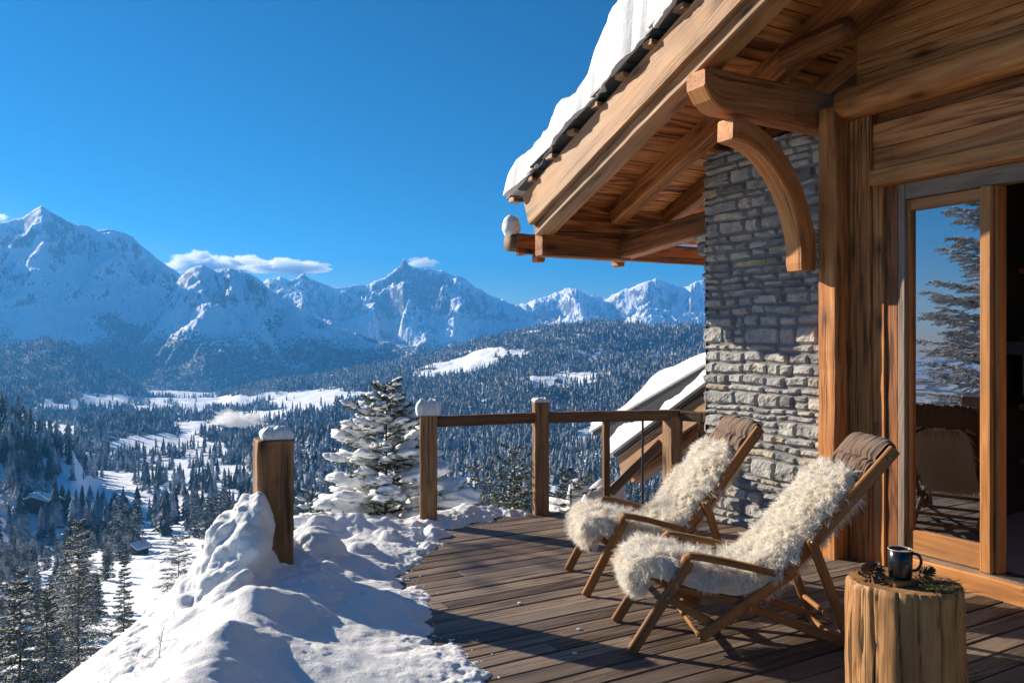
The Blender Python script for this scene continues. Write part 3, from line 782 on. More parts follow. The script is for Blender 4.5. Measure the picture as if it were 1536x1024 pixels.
# room behind
mb = MB()
RB, RA0, RA1 = 8.4, -3.4, .8
def quad(mb, pts): mb.add([fp(*q) for q in pts], [(0, 1, 2, 3)])
quad(mb, [(4.74, RA0, .115), (RB, RA0, .115), (RB, RA1, .115), (4.74, RA1, .115)]); part('room_floor', mb, M['tile'])
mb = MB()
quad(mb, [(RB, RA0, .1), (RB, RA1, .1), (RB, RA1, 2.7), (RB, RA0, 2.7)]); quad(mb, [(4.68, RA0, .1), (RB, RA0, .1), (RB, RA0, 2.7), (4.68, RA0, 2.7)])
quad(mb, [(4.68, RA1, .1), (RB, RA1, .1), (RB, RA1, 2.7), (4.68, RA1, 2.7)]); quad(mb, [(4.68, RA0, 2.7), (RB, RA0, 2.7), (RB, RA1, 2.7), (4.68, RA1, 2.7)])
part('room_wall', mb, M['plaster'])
# house body behind (so that no light leaks) : plain outer wall towards the viewer
mb = MB(); boxp = [(4.66, AE, 0), (9, AE, 0), (9, AE, 4.6), (4.66, AE, 4.6)]
quad(mb, boxp); part('end_wall', mb, M['board'])

# roof: rafters, soffit boards, slates
EA, TA = -5.81, -.9                                   # eave and upper end along the facade
def rafter(p, w, h, zoff, a0=EA, a1=TA, mat='timber', rnd=.5, name='rafter'):
    mb = MB(); beam(mb, fp(p, a0, zr(a0)+zoff+h/2), fp(p, a1, zr(a1)+zoff+h/2), w, h, (0, 0, 1), .012, 40, .0016, rnd); return part(name, mb, M[mat])
rafter(3.585, .17, .22, .0, a0=EA-.01, mat='barge', rnd=.75)
rafter(4.34, .135, .19, .125, a0=EA+.05, mat='timber', rnd=.5)
rafter(4.95, .12, .17, .15, a0=EA+.05, mat='timber_dark', rnd=.6)
rafter(4.52, .13, .16, .155, a0=-3.46, mat='timber', rnd=.35)
mb = MB(); beam(mb, fp(3.475, EA-.05, zr(EA-.05)+.255), fp(3.475, TA, zr(TA)+.255), .05, .30, (0, 0, 1), .008, 40, .0012, .7); part('barge_board', mb, M['barge'])
mb = MB(); n_ = 0; a = EA-.17
while a < TA:
    w_ = random.uniform(.13, .19); zc = lambda q: zr(q)+.325
    am = a+w_/2
    s0, s1 = fp(3.52, am, zc(am)), fp(6.9, am, zc(am))
    upv = nrm(np.cross(nrm(s1-s0), fp(0, 1, .41)-fp(0, 0, 0)))
    beam(mb, s0, s1, (w_-.006)*1.08, .028, -upv if upv[2] < 0 else upv, .004, 14, .0006); a += w_
part('soffit', mb, M['soffit'])
# eave purlin, corner brace, lower fascia
mb = MB(); pbox(mb, 3.55, 4.50, EA-.055, EA+.07, 2.185, 2.385, .012, 14, 'p', .0012, .3)
part('eave_beam', mb, M['timber_dark'])
mb = MB(); pbox(mb, 3.66, 6.9, EA-.03, EA+.03, 2.387, 2.67, .004, 14, 'p', .001, .3); part('eave_board', mb, M['soffit'])
mb = MB(); beam(mb, fp(4.44, EA-.02, 2.29), fp(4.74, -4.93, 2.455), .17, .19, (0, 0, 1), .012, 10, .0012, .3); part('corner_brace', mb, M['timber_dark'])
mb = MB(); pbox(mb, 3.5, 7.0, EA-.30, EA-.26, 2.23, 2.40, .006, 14, 'p', .001, .2); part('fascia', mb, M['timber_dark'])
for p in (3.72, 4.62):
    mb = MB(); pbox(mb, p-.04, p+.04, EA-.33, EA-.22, 2.165, 2.235, .01, 2, 'a'); part('fascia_bracket', mb, M['timber_dark'])
# bracket beam and curved knee brace
mb = MB()
pts, sc = [], []
for t in np.linspace(0, 1, 22): pts.append(fp(3.43+t*1.20, -3.725, 3.03))
prof = np.array(rect(.165, .255, .012)); sc = np.ones(22)
n0 = mb.n
sweep(mb, pts, prof, (0, 0, 1), sc, .0018, .55)
V = mb.v[-1]; dd = np.clip(1-((V-fp(3.43, -3.725, 3.03))@np.array([UY, UX, 0]))/.16, 0, 1)
V[:, 2] = np.where(V[:, 2] < 3.03, V[:, 2]+dd**2.0*.13, V[:, 2]-dd**4*.02)
part('bracket_beam', mb, M['timber'])
mb = MB()
c0 = np.array([4.47, 1.80]); pts = []
pA = np.array([3.66, 2.80]); pB = np.array([4.37, 1.93])
for t in np.linspace(0, 1, 26):
    th = t*pi/2
    e = np.array([pB[0]-(pB[0]-pA[0])*(1-math.sin(th)), pA[1]-(pA[1]-pB[1])*(1-math.cos(th))])
    pts.append(fp(e[0], -3.70, e[1]))
sweep(mb, pts, rect(.15, .15, .012), tuple(fp(0, 1, 0)), np.r_[.9, np.ones(24), .92], .0016, .75)
part('knee_brace', mb, M['timber'])
mb = MB(); lg = [fp(4.24, x, zr(-3.35)+.02+.06*(x+3.5)) for x in np.linspace(-3.72, -3.22, 8)]
sweep(mb, lg, np.array([(cos(t)*.085, sin(t)*.085) for t in np.linspace(0, 2*pi, 14, endpoint=False)]), (0, 0, 1), np.r_[1, np.ones(6), .9], .002, .2); part('log_stub', mb, M['timber_dark'], smooth=True)
# slate courses, each row stepping over the next
mb = MB(); g = np.random.default_rng(5); a = EA-.32
while a < TA:
    ln = .34; p = 3.405+g.uniform(-.03, .02)
    while p < 7.0:
        w_ = g.uniform(.2, .42); z_ = lambda q: zr(q)+.475
        th = g.uniform(.014, .026); tilt = .028
        A_, B_ = fp(p+w_/2, a+g.uniform(-.03, .02), z_(a)+tilt), fp(p+w_/2, a+ln, z_(a+ln)+.004)
        beam(mb, A_, B_, w_-.006, th, (0, 0, 1), .004, 2, .001)
        p += w_
    a += .155
part('slates', mb, M['slate'])
a = EA-.27
while a < TA:
    mb = MB(); pbox(mb, 3.405, 3.50, a, a+.10, zr(a+.05)+.418, zr(a+.05)+.455, .004, 2, 'p', .001)
    part('roof_batten', mb, M['barge']); a += .31
mb = MB(); tube(mb, [fp(p, EA-.37, 2.345) for p in np.linspace(3.46, 7.0, 12)], .085, 14, (0, 0, 1)); part('gutter', mb, M['rail'], smooth=True)
mb = MB(); pbox(mb, 3.58, 3.64, EA-.46, EA-.24, 2.235, 2.275, .006, 2, 'a'); part('gutter_bracket', mb, M['dark_metal'])

# snow on the roof
def snow_slab(name, label, fp_, s_range, t_range, thick, ns, nt, edge, mat='snow', fr=5, amp=.06, seed=0):
    """fp_(s,t)->base point, thick(s,t) height of the snow above it, rounded along all rims"""
    S_, T_ = np.meshgrid(np.linspace(*s_range, ns), np.linspace(*t_range, nt), indexing='ij')
    B = fp_(S_, T_)
    e = np.minimum(np.minimum(S_-s_range[0], s_range[1]-S_), np.minimum(T_-t_range[0], t_range[1]-T_))
    e = np.clip(e/edge, 0, 1); rd = np.sqrt(np.clip(1-(1-e)**2, 0, 1))
    n = fbm(S_*fr*.35+seed, T_*fr*.35, seed, 3)*amp*1.2+fbm(S_*fr+seed, T_*fr, seed, 4)*amp*.5+np.abs(fbm(S_*fr*4, T_*fr*4, seed, 4))*amp*.28
    h = np.maximum(thick(S_, T_)+n, .02)*rd
    top = B.copy(); top[..., 2] += h
    i = np.arange(ns*nt).reshape(ns, nt)
    q = np.stack([i[:-1, :-1], i[1:, :-1], i[1:, 1:], i[:-1, 1:]], -1).reshape(-1, 4)
    mb = MB(); mb.add(top.reshape(-1, 3), q)
    bot = B.copy(); bot[..., 2] -= .004; mb.add(bot.reshape(-1, 3), q[:, ::-1])
    return mb
def roof_base(s, t):
    o = np.stack([UY*t+UX*s, UX*t-UY*s, zr(s)+.488-.02*sstep(3.47, 3.36, t)], -1)
    wob = fbm(s*1.9, t*1.2, 2.2, 3)*.16+np.abs(fbm(s*6, t*3, 4.2, 3))*.07
    o[..., 0] += -UX*0+wob*UY*np.clip(3.9-t, 0, 1); o[..., 1] += wob*UX*np.clip(3.9-t, 0, 1)
    return o
def roof_thick(s, t):
    k = sstep(-5.02, -4.80, s+.05*np.sin(t*3))
    return .15+.17*sstep(EA-.3, -5.2, s)+.26*k+.10*sstep(-4.8, -4.2, s)
mb = snow_slab('roof_snow', '', roof_base, (EA-.23, TA), (3.385, 6.9), roof_thick, 210, 120, .16, seed=3, amp=.17, fr=3.2)
mb.build('x', M['snow'], smooth=True).name = 'roof_snow'
tag(bpy.data.objects['roof_snow'], 'thick lumpy snow lying on the slates of the main chalet roof', 'snow')
mb = MB(); blob(mb, fp(3.49, EA-.37, 2.47), (.085, .085, .115), 4, .12, 1.2, None, .25)
tag(mb.build('snow_pillow', M['snow'], smooth=True), 'small rounded snow cap on the end of the roof gutter', 'snow')
# ---------------------------------------------------------------- railing
def square_post(mb, x, y, z0, z1, w, rot, rnd=.6, jit=.0012):
    beam(mb, (x, y, z0), (x, y, z1), w, w, (cos(rot), sin(rot), 0), .008, 22, jit, rnd)
mb = MB(); square_post(mb, -1.415, 4.66, -.5, .875, .205, radians(29.5-4), .55, .0016)
tag(mb.build('terrace_post', M['post'], loc=(-1.415, 4.66, 0)), 'thick weathered square post standing alone in the snow mound', 'post')
PB, PC, PD = np.array([-.664, 6.24]), np.array([.242, 6.63]), np.array([1.40, 6.86])
rl = thing('railing', 'dark brown timber terrace railing running to the stone wall', 'railing', loc=(PC[0], PC[1], 0))
def rpart(name, mb, mat):
    o = mb.build(name, mat, None, loc=(PC[0], PC[1], 0)); o.location = (0, 0, 0); o.parent = rl; return o
mb = MB(); square_post(mb, *PB, -.5, .868, .135, radians(8), .7); rpart('post', mb, M['post'])
mb = MB(); square_post(mb, *PC, -.4, .94, .122, radians(10), .5); rpart('post', mb, M['post'])
mb = MB(); square_post(mb, *PD, -.3, .80, .13, radians(29), .65); rpart('post', mb, M['post'])
PE = np.array([1.78, 6.60])
def rail(p, q, z, w=.075, h=.085, rnd=.5):
    mb = MB(); beam(mb, (p[0], p[1], z), (q[0], q[1], z), w, h, (0, 0, 1), .008, 18, .001, rnd); rpart('rail', mb, M['rail'])
rail(PB+nrm(PC-PB)*.066, PC-nrm(PC-PB)*.06, .812); rail(PC+nrm(PD-PC)*.06, PD+nrm(PD-PC)*.09, .81, .085, .09, .4); rail(PD+np.array([.07, -.02]), PE, .805, .07, .085, .3)
def bal(px, Y, w, mat='rail', z0=-.25, z1=.77):
    mb = MB(); x = (px-CX)/F*Y; beam(mb, (x, Y, z0), (x, Y, z1), w, w, (1, .3, 0), .004, 8, .0006); rpart('baluster', mb, M[mat])
bal(909, 6.76, .055); bal(964, 6.84, .018, 'dark_metal'); bal(1050, 6.62, .018, 'dark_metal')
mb = MB(); beam(mb, pt(916, 737, 7.3), pt(992, 664, 7.1), .07, .085, (0, 0, 1), .008, 8, .001)
tag(mb.build('stair_handrail', M['rail']), 'sloping timber handrail of the stair going down beyond the railing', 'handrail')
def cap(name, c, r, label, sub=4, seed=1.0, amp=.2):
    mb = MB(); blob(mb, c, r, sub, amp, 1.9, None, .75, seed=seed); tag(mb.build(name, M['snow'], smooth=True), label, 'snow')
def boxcap(c, hx, hy, h, rot, label, seed):
    """pillow of snow with a squarish footprint"""
    n = 44; u = np.linspace(-1, 1, n); U_, V_ = np.meshgrid(u, u, indexing='ij')
    e = 1-np.maximum(np.abs(U_), np.abs(V_)); rd = np.sqrt(np.clip(1-(1-np.clip(e/.5, 0, 1))**2, 0, 1))
    wob = 1+.10*fbm(U_*1.3+seed, V_*1.3, seed, 2)+.05*fbm(U_*4+seed, V_*4, 2, 2)
    z = h*rd*(.8+.35*fbm(U_*1.1+seed, V_*1.1, 5, 3))+h*.10*fbm(U_*3+seed, V_*3, 3, 3)*rd
    x, y = U_*hx*wob, V_*hy*wob
    x = x*(1+.10*np.sin(np.pi*np.clip(rd, 0, 1))); y = y*(1+.10*np.sin(np.pi*np.clip(rd, 0, 1)))
    X = c[0]+x*cos(rot)-y*sin(rot); Y = c[1]+x*sin(rot)+y*cos(rot); Z = c[2]+z
    mb = MB(); i = np.arange(n*n).reshape(n, n)
    q = np.stack([i[:-1, :-1], i[1:, :-1], i[1:, 1:], i[:-1, 1:]], -1).reshape(-1, 4)
    mb.add(np.stack([X, Y, Z], -1).reshape(-1, 3), q); mb.add(np.stack([X, Y, np.full_like(X, c[2]+.001)], -1).reshape(-1, 3), q[:, ::-1])
    tag(mb.build('snow_pillow', M['snow'], smooth=True), label, 'snow')
boxcap((-1.40, 4.67, .876), .085, .09, .085, .4, 'snow pillow on the lone thick post of the terrace', 2.0)
boxcap((PB[0], PB[1], .868), .092, .088, .135, .15, 'tall lopsided snow cap on the left end post of the railing', 5.0)
boxcap((PC[0], PC[1], .94), .062, .062, .045, .15, 'thin snow cap on the tall middle post of the railing', 8.0)

# ---------------------------------------------------------------- snow on and beside the terrace
def tps(P, Zv, lam=.004):
    P = np.asarray(P, float); n = len(P)
    d = np.linalg.norm(P[:, None]-P[None], axis=-1); K = np.where(d > 0, d**2*np.log(d+1e-12), 0)+lam*np.eye(n)
    A = np.zeros((n+3, n+3)); A[:n, :n] = K; A[:n, n] = 1; A[:n, n+1:] = P; A[n, :n] = 1; A[n+1:, :n] = P.T
    w = np.linalg.solve(A, np.r_[np.asarray(Zv, float), 0, 0, 0])
    def f(x, y):
        s = w[n]+w[n+1]*x+w[n+2]*y
        for i in range(n):
            r2 = (x-P[i, 0])**2+(y-P[i, 1])**2; s = s+w[i]*.5*r2*np.log(r2+1e-12)
        return s
    return f
CP = []
def cp(px, py, Y): v = pt(px, py, Y); CP.append(v)
def gp(px, py, z=0.0):
    Y = (H0-z)*F/(py-CY); CP.append(np.array([(px-CX)/F*Y, Y, z]))
EDGE = [(790,770),(735,776),(690,786),(655,795),(637,803),(640,818),(632,835),(608,856),(612,872),(636,888),(650,905),(646,930),(650,958),(690,960),(712,980),(718,1005),(700,1040),(690,1100),(660,1200)]
for e in EDGE: gp(*e, 0.0)
# bare deck to the right: well below the boards
for e in [(850,790),(760,800),(740,850),(740,900),(760,960),(800,1010),(850,1060),(900,900),(1000,850),(820,1150)]: gp(*e, -.10)
for e, z in [((560,830),.07),((520,850),.08),((560,880),.07),((600,920),.055),((500,920),.10),((560,980),.065),((630,1000),.05),((480,1000),.09),((560,1080),.06),((420,1080),.06),((380,1080),.18)]: gp(*e, z)
for e, z in [((455,850),.15),((440,880),.18),((385,875),.30),((350,930),.27),((318,985),.25),((300,1035),.24),((285,1110),.22),((415,930),.16),((400,990),.13),((500,800),.07),((560,800),.06),((470,822),.06)]: gp(*e, z)
# crest along the outer edge
for e in [((470,778),5.75),((520,775),6.0),((580,781),6.15),((640,772),6.3),((700,766),6.45),((760,768),6.62)]: cp(*e[0], e[1])
# mound around the post and crest running down to the lower left
for e in [((385,800),4.45),((375,830),4.42),((355,830),4.40),((335,850),4.35),((312,868),4.3),((290,880),4.2),((240,925),4.05),((190,950),3.95),((120,1000),3.75),((60,1040),3.6)]: cp(*e[0], e[1])
for e in [((250,1000),3.42),((180,1024),3.3),((315,950),3.5),((100,1120),3.1),((335,900),3.85)]: cp(*e[0], e[1])
# beyond the crest the ground drops away
for x, y, z in [(-2.3,4.9,-.35),(-2.6,4.3,-.75),(-2.9,3.7,-1.0),(-3.6,4.2,-1.7),(-1.9,5.6,-.35),(-1.5,6.4,-.5),(-1.0,7.2,-.75),(0,7.5,-.7),(1.0,7.8,-.8),(-2.8,6.0,-1.3),(-4.5,5.5,-2.4),(-2,8,-1.8),(0,9,-1.7),(1.8,9,-1.7),(-4,3,-2.0),(-3.2,2.6,-1.3),(-1.8,5.05,.0)]: CP.append(np.array([x, y, z]))
CP = np.array(CP); fz0 = tps(CP[:, :2], CP[:, 2], .002)
def near_snow(x, y):
    z = fz0(x, y)
    d = np.hypot((x+1.53)/1.0, (y-4.46)/1.0)
    z = z+.14*np.exp(-(d/.21)**3)+.10*np.exp(-(d/.38)**2)
    cut = sstep(-1.415, -1.345, x+.05*perlin(y*6, 0.3, 1))*np.exp(-((y-4.45)/.42)**4)
    z = np.where(z > .13, z-(z-.13)*cut*.93, z)
    am = sstep(-.05, .10, z)
    soft = fbm(x*2.0, y*2.0, .3, 3)*.024+np.abs(fbm(x*4.6, y*4.6, 2.1, 2))*.014*am
    wall = np.clip((y-5.2)*1.5, 0, 1)*(z > -.2)
    soft = soft+wall*np.abs(fbm(x*4.0, y*4.0, 3, 3))*.05
    rag = np.exp(-(z/.05)**2)*(fbm(x*9, y*9, 6, 4)*.020+np.abs(fbm(x*22, y*22, 3, 3))*.010)
    z = z+soft+rag
    # lumps of their own
    for cx, cy, r, h in [(-1.255, 5.42, .050, .07), (-1.20, 4.98, .16, .13), (-.86, 5.6, .08, .05), (-.55, 5.9, .12, .05), (-.98, 5.15, .1, .06)]:
        z = z+h*np.clip(1-((x-cx)**2+(y-cy)**2)/r**2, 0, 1)**.6
    return z
xs = np.r_[np.linspace(-7.5, -2.9, 70)[:-1], np.linspace(-2.9, .75, 420), np.linspace(.75, 3, 50)[1:]]
ys = np.r_[np.linspace(1.6, 2.8, 40)[:-1], np.linspace(2.8, 5.4, 330)[:-1], np.linspace(5.4, 7.2, 190)[:-1], np.linspace(7.2, 10, 60)]
GX, GY = np.meshgrid(xs, ys, indexing='ij')
GZ = near_snow(GX, GY)
lim = -.72*np.hypot(np.maximum(-1.4-GX, 0), np.maximum(GY-6.8, 0))**1.0
far = sstep(3.2, 5.5, -GX)+sstep(7.6, 9.4, GY); far = np.clip(far, 0, 1)
tz = base_z(np.hypot(GX, GY))-.15 if 'base_z' in globals() else -2.0
GZ = GZ*(1-far)+tz*far
# clumps pushed out along the surface normal
e1 = np.stack([np.gradient(GX, axis=0), np.zeros_like(GX), np.gradient(GZ, axis=0)], -1)
e2 = np.stack([np.zeros_like(GX), np.gradient(GY, axis=1), np.gradient(GZ, axis=1)], -1)
GN = np.cross(e1, e2); GN /= np.linalg.norm(GN, axis=-1)[..., None]
pm = np.exp(-(((GX+1.62)/.55)**2+((GY-4.38)/.65)**2)); onp = sstep(.02, .12, GZ)
cl = (np.abs(fbm(GX*3.7+1.7, GY*3.7, GZ*3.7+8.3, 2))*.10+np.abs(fbm(GX*9, GY*9, GZ*9, 2))*.026+np.abs(fbm(GX*24, GY*24, GZ*24, 3))*.007-.04)*pm*onp
cl = cl+(np.abs(fbm(GX*6, GY*6, GZ*6+9, 2))*.013-.004)*onp*(1-pm)*sstep(2.6, 2.0, np.abs(GX+.4))
cl = cl+(np.abs(fbm(GX*24, GY*24, GZ*24, 3))*.006-.0015)*onp*(.2+.65*sstep(-.2, .35, fbm(GX*1.7, GY*1.7, 5.5, 2)))
GX0, GY0 = GX, GY
GX, GY, GZ = GX+GN[..., 0]*cl, GY+GN[..., 1]*cl, GZ+GN[..., 2]*cl
# inside the bare part of the deck keep it under the boards
pin = UY*GX+UX*GY
i = np.arange(GX.size).reshape(GX.shape)
q = np.stack([i[:-1, :-1], i[1:, :-1], i[1:, 1:], i[:-1, 1:]], -1).reshape(-1, 4)
zc = GZ.ravel()[q].max(1); keep = zc > -4
inhouse = (pin.ravel()[q].min(1) > 4.55)
q = q[keep & ~inhouse]
bare = (GZ.ravel()[q].max(1) < -.045) & (GX.ravel()[q].mean(1) > -.9) & (GY.ravel()[q].mean(1) < 6.6)
q = q[~bare]
mb = MB(); mb.add(np.stack([GX, GY, GZ], -1).reshape(-1, 3), q)
o = mb.build('snow_drift', M['snow'], smooth=True); tag(o, kind='stuff')
def snow_z(x, y): return float(near_snow(np.array([x]), np.array([y]))[0])
# crumbs of snow along the melting edge and on the boards
mb = MB(); g = np.random.default_rng(3)
for k in range(70):
    e = EDGE[g.integers(1, 16)]; px, py = e[0]+g.exponential(9)-6+g.normal(0, 7), e[1]+g.normal(0, 9)
    Y = H0*F/(py-CY); r = g.uniform(.003, .007)
    blob(mb, ((px-CX)/F*Y, Y, r*.3), (r, r, r*.7), 1, .3, 1.5)
for px, py in [(868,944),(862,980),(1090,935),(1096,898),(1065,930),(1040,938),(700,1003),(780,905)]:
    Y = H0*F/(py-CY); r = g.uniform(.006, .012); blob(mb, ((px-CX)/F*Y, Y, r*.4), (r*1.4, r, r*.6), 1, .3, 1.5)
tag(mb.build('snow_crumbs', M['snow']), kind='stuff')

# ---------------------------------------------------------------- deck chairs
def ribbons(mb, P, N_, T_, L, W, g, curl, tone, gco):
    """tapering curved strands rooted at P"""
    n = len(P); segs = 4
    d = N_.copy(); side = np.cross(d, g.normal(size=(n, 3))); side /= np.linalg.norm(side, axis=1)[:, None]+1e-9
    cur = P.copy(); rows = []
    for s in range(segs+1):
        w = W*(1-(s/segs)**1.5)+.0002
        rows.append(np.stack([cur-side*w[:, None], cur+side*w[:, None]], 1))
        d = d+T_*(curl[:, None])+g.normal(0, .10, (n, 3)); d /= np.linalg.norm(d, axis=1)[:, None]
        cur = cur+d*(L/segs)[:, None]
    V = np.stack(rows, 1).reshape(n, -1, 3)
    k = (segs+1)*2
    f = np.concatenate([np.array([[2*s, 2*s+1, 2*s+3, 2*s+2]]) for s in range(segs)])
    Fa = (f[None]+(np.arange(n)*k)[:, None, None]).reshape(-1, 4)
    tn = np.repeat(tone[:, None], k, 1)+np.repeat(np.linspace(-.12, .22, segs+1), 2)[None]
    mb.add(V.reshape(-1, 3), Fa, np.repeat(gco, k, 0), tn.ravel())
def resample(path, n):
    path = np.asarray(path, float)
    # Catmull-Rom through the points, evenly spaced
    P = np.r_[[2*path[0]-path[1]], path, [2*path[-1]-path[-2]]]; out = []
    for i in range(1, len(P)-2):
        for t in np.linspace(0, 1, 20, endpoint=False):
            a_, b_, c_, d_ = P[i-1], P[i], P[i+1], P[i+2]
            out.append(.5*((2*b_)+(c_-a_)*t+(2*a_-5*b_+4*c_-d_)*t*t+(3*b_-a_-3*c_+d_)*t**3))
    out.append(path[-1]); out = np.array(out)
    s = np.r_[0, np.cumsum(np.linalg.norm(np.diff(out, axis=0), axis=1))]
    q = np.linspace(0, s[-1], n)
    return np.stack([np.interp(q, s, out[:, j]) for j in range(out.shape[1])], -1)
def make_chair(origin, rot, width, sx, label, flabel, seed):
    g = np.random.default_rng(seed)
    ch = thing('deck_chair', label, 'deck chair', 'wooden deck chairs on the terrace', origin, rot)
    W2 = width; S_ = lambda x, z, y=0: (x*sx, y, z)
    tw = .026
    def p_(name, mb, mat='teak', smooth=False):
        o = mb.build(name, M[mat], ch, smooth); return o
    for k, y in enumerate((.0, W2)):
        s = 1 if k == 0 else -1                       # towards the middle of the chair
        yo = y
        def bm(name, a, b, w=tw, h=.042, dy=0, rnd=None):
            mb = MB(); beam(mb, (a[0]*sx, yo+dy*s, a[1]), (b[0]*sx, yo+dy*s, b[1]), w, h, (0, 1, 0) if False else (0, 0, 1), .005, 10, .0004, rnd if rnd is not None else g.random())
            return p_(name, mb)
        bm('front_leg', (.0, .0), (.275, .425), h=.05)
        # arm rest, rounded at both ends
        mb = MB(); A_ = resample([(.245*sx, yo, .412), (.262*sx, yo, .440), (.30*sx, yo, .448), (.50*sx, yo, .408), (.735*sx, yo, .352), (.762*sx, yo, .34)], 22)
        sc = np.ones(22); sc[0] = .7; sc[-1] = .55; sc[-2] = .85
        sweep(mb, A_, rect(.05, .03, .008), (0, 0, 1), sc, .0003, g.random()); p_('arm', mb)
        bm('back_rail', (.70, .325), (1.262, .94), h=.058, dy=.004, rnd=.6)
        bm('lower_link', (.318, .062), (.775, .375), h=.048, dy=-.002)
        bm('base_rail', (.545, .205), (1.035, .02), h=.042, dy=.03)
        bm('brace', (.165, .255), (.43, .098), h=.04, dy=.028)
        bm('seat_rail', (.185, .295), (.57, .215), h=.034, dy=.03)
        bm('rear_leg', (.845, .525), (1.045, .0), h=.045, dy=-.024)
        for (x, z, dy) in [(.848, .515, -.038), (.558, .205, -.016), (1.225, .90, -.012), (.745, .355, -.014), (.325, .068, -.017), (.17, .262, -.016)]:
            mb = MB(); c = np.array([x*sx, yo+dy*s, z]); tube(mb, [c, c+np.array([0, -.006*s, 0])], [.011, .009], 10, (0, 0, 1)); p_('bolt', mb, 'bolt', False)
        mb = MB(); c = np.array([.558*sx, yo, .205]); tube(mb, [c+np.array([0, -.012*s, 0]), c+np.array([0, -.0155*s, 0])], [.034, .031], 18, (0, 0, 1)); p_('pivot_disc', mb)
    for x, z, r in [(.20, .31, .014), (.56, .20, .013), (.33, .07, .012), (1.235, .91, .015), (.99, .035, .014), (1.0, .115, .013), (.72, .345, .013)]:
        mb = MB(); tube(mb, [(x*sx, .0, z), (x*sx, W2*.5, z), (x*sx, W2, z)], r, 10, (1, 0, 0)); p_('crossbar', mb)
    # sling and gathered head rest
    sl = resample([(.20*sx, .335), (.36*sx, .285), (.55*sx, .27), (.72*sx, .345), (.92*sx, .565), (1.10*sx, .77), (1.235*sx, .925)], 60)
    nv = 40; v = np.linspace(0, 1, nv)
    Sg, Vg = np.meshgrid(np.arange(60), v, indexing='ij')
    wr = fbm(Vg*26+seed, Sg*.12, 1, 3)*.004*sstep(35, 50, Sg)
    X = sl[Sg, 0]+wr*.7; Z = sl[Sg, 1]-.012*np.sin(pi*Vg)-wr*.7; Yv = .022+(W2-.044)*Vg
    i = np.arange(X.size).reshape(X.shape); q = np.stack([i[:-1, :-1], i[1:, :-1], i[1:, 1:], i[:-1, 1:]], -1).reshape(-1, 4)
    mb = MB(); mb.add(np.stack([X, Yv, Z], -1).reshape(-1, 3), q, np.stack([X, Yv, Z], -1).reshape(-1, 3)); p_('sling', mb, 'fabric', True)
    hr = resample([(1.09*sx, .775), (1.135*sx, .838), (1.18*sx, .895), (1.225*sx, .95), (1.255*sx, .962), (1.275*sx, .935), (1.26*sx, .89)], 44)
    V = np.linspace(0, 1, 110); Sg, Vg = np.meshgrid(np.arange(44), V, indexing='ij')
    tn = np.gradient(hr, axis=0); tn /= np.linalg.norm(tn, axis=1)[:, None]; nx, nz = -tn[:, 1], tn[:, 0]
    bulge = .030*np.sin(np.pi*np.clip(Sg/40, 0, 1))*(1-np.abs(2*Vg-1)**6)
    seam = -.016*np.exp(-((Sg-17)/1.5)**2)
    gather = (ridged(Vg*13+seed, Sg*.03+Vg, 2, 3)-1.0)*.015*(1-.6*np.exp(-((Sg-26)/8.)**2))
    bb = bulge+seam+gather
    X = hr[Sg, 0]+nx[Sg]*bb; Z = hr[Sg, 1]+nz[Sg]*bb; Yv = .02+(W2-.04)*Vg
    i = np.arange(X.size).reshape(X.shape); q = np.stack([i[:-1, :-1], i[1:, :-1], i[1:, 1:], i[:-1, 1:]], -1).reshape(-1, 4)
    mb = MB(); mb.add(np.stack([X, Yv, Z], -1).reshape(-1, 3), q); p_('head_rest', mb, 'fabric', True)
    # sheepskin: thick base and curved locks, one mesh of its own lying on the chair
    path = [(.075*sx, .255), (.045*sx, .30), (.045*sx, .355), (.095*sx, .40), (.20*sx, .395), (.36*sx, .345), (.52*sx, .335), (.66*sx, .385), (.82*sx, .535), (.96*sx, .69), (1.085*sx, .83)]
    ns, nv = 90, 40
    pc = resample(path, ns); s = np.linspace(0, 1, ns)
    tn = np.gradient(pc, axis=0); tn /= np.linalg.norm(tn, axis=1)[:, None]
    nx, nz = -tn[:, 1], tn[:, 0]
    hw = np.interp(s, [0, .06, .16, .3, .45, .55, .75, .9, .97, 1], [.30, .42, .47, .46, .43, .46, .49, .47, .42, .30])*W2*1.06
    hw = hw*(1+.07*fbm(s*7+seed, .5, seed, 2))
    vv = np.linspace(-1, 1, nv)
    Sg, Vg = np.meshgrid(np.arange(ns), vv, indexing='ij')
    cen = W2*.5+.012*np.sin(s*9+seed)
    hump = .022*(1-np.abs(Vg)**3)+.016+.022*fbm(Sg*.09+seed, Vg*1.6, seed, 3)
    hump = hump*np.minimum(1, (np.minimum(Sg, ns-1-Sg)+1)/6.)
    droop = -.055*np.clip((np.abs(Vg)-.80)/.2, 0, 1)**2
    X = pc[Sg, 0]+nx[Sg]*(hump+droop); Z = pc[Sg, 1]+nz[Sg]*(hump+droop); Yv = cen[Sg]+hw[Sg]*Vg
    P = np.stack([X, Yv, Z], -1)
    i = np.arange(X.size).reshape(X.shape); q = np.stack([i[:-1, :-1], i[1:, :-1], i[1:, 1:], i[:-1, 1:]], -1).reshape(-1, 4)
    mb = MB(); mb.add(P.reshape(-1, 3), q, P.reshape(-1, 3)*1.0, .15)
    B = P.copy(); B[..., 0] -= nx[Sg]*.03; B[..., 2] -= nz[Sg]*.03; mb.add(B.reshape(-1, 3), q[:, ::-1], P.reshape(-1, 3), .1)
    du, dv = np.gradient(P, axis=0), np.gradient(P, axis=1)
    Nn = np.cross(dv, du); Nn /= np.linalg.norm(Nn, axis=2)[..., None]+1e-9
    if Nn[ns//2, nv//2, 2] < 0: Nn = -Nn
    nl, per = 2500, 20
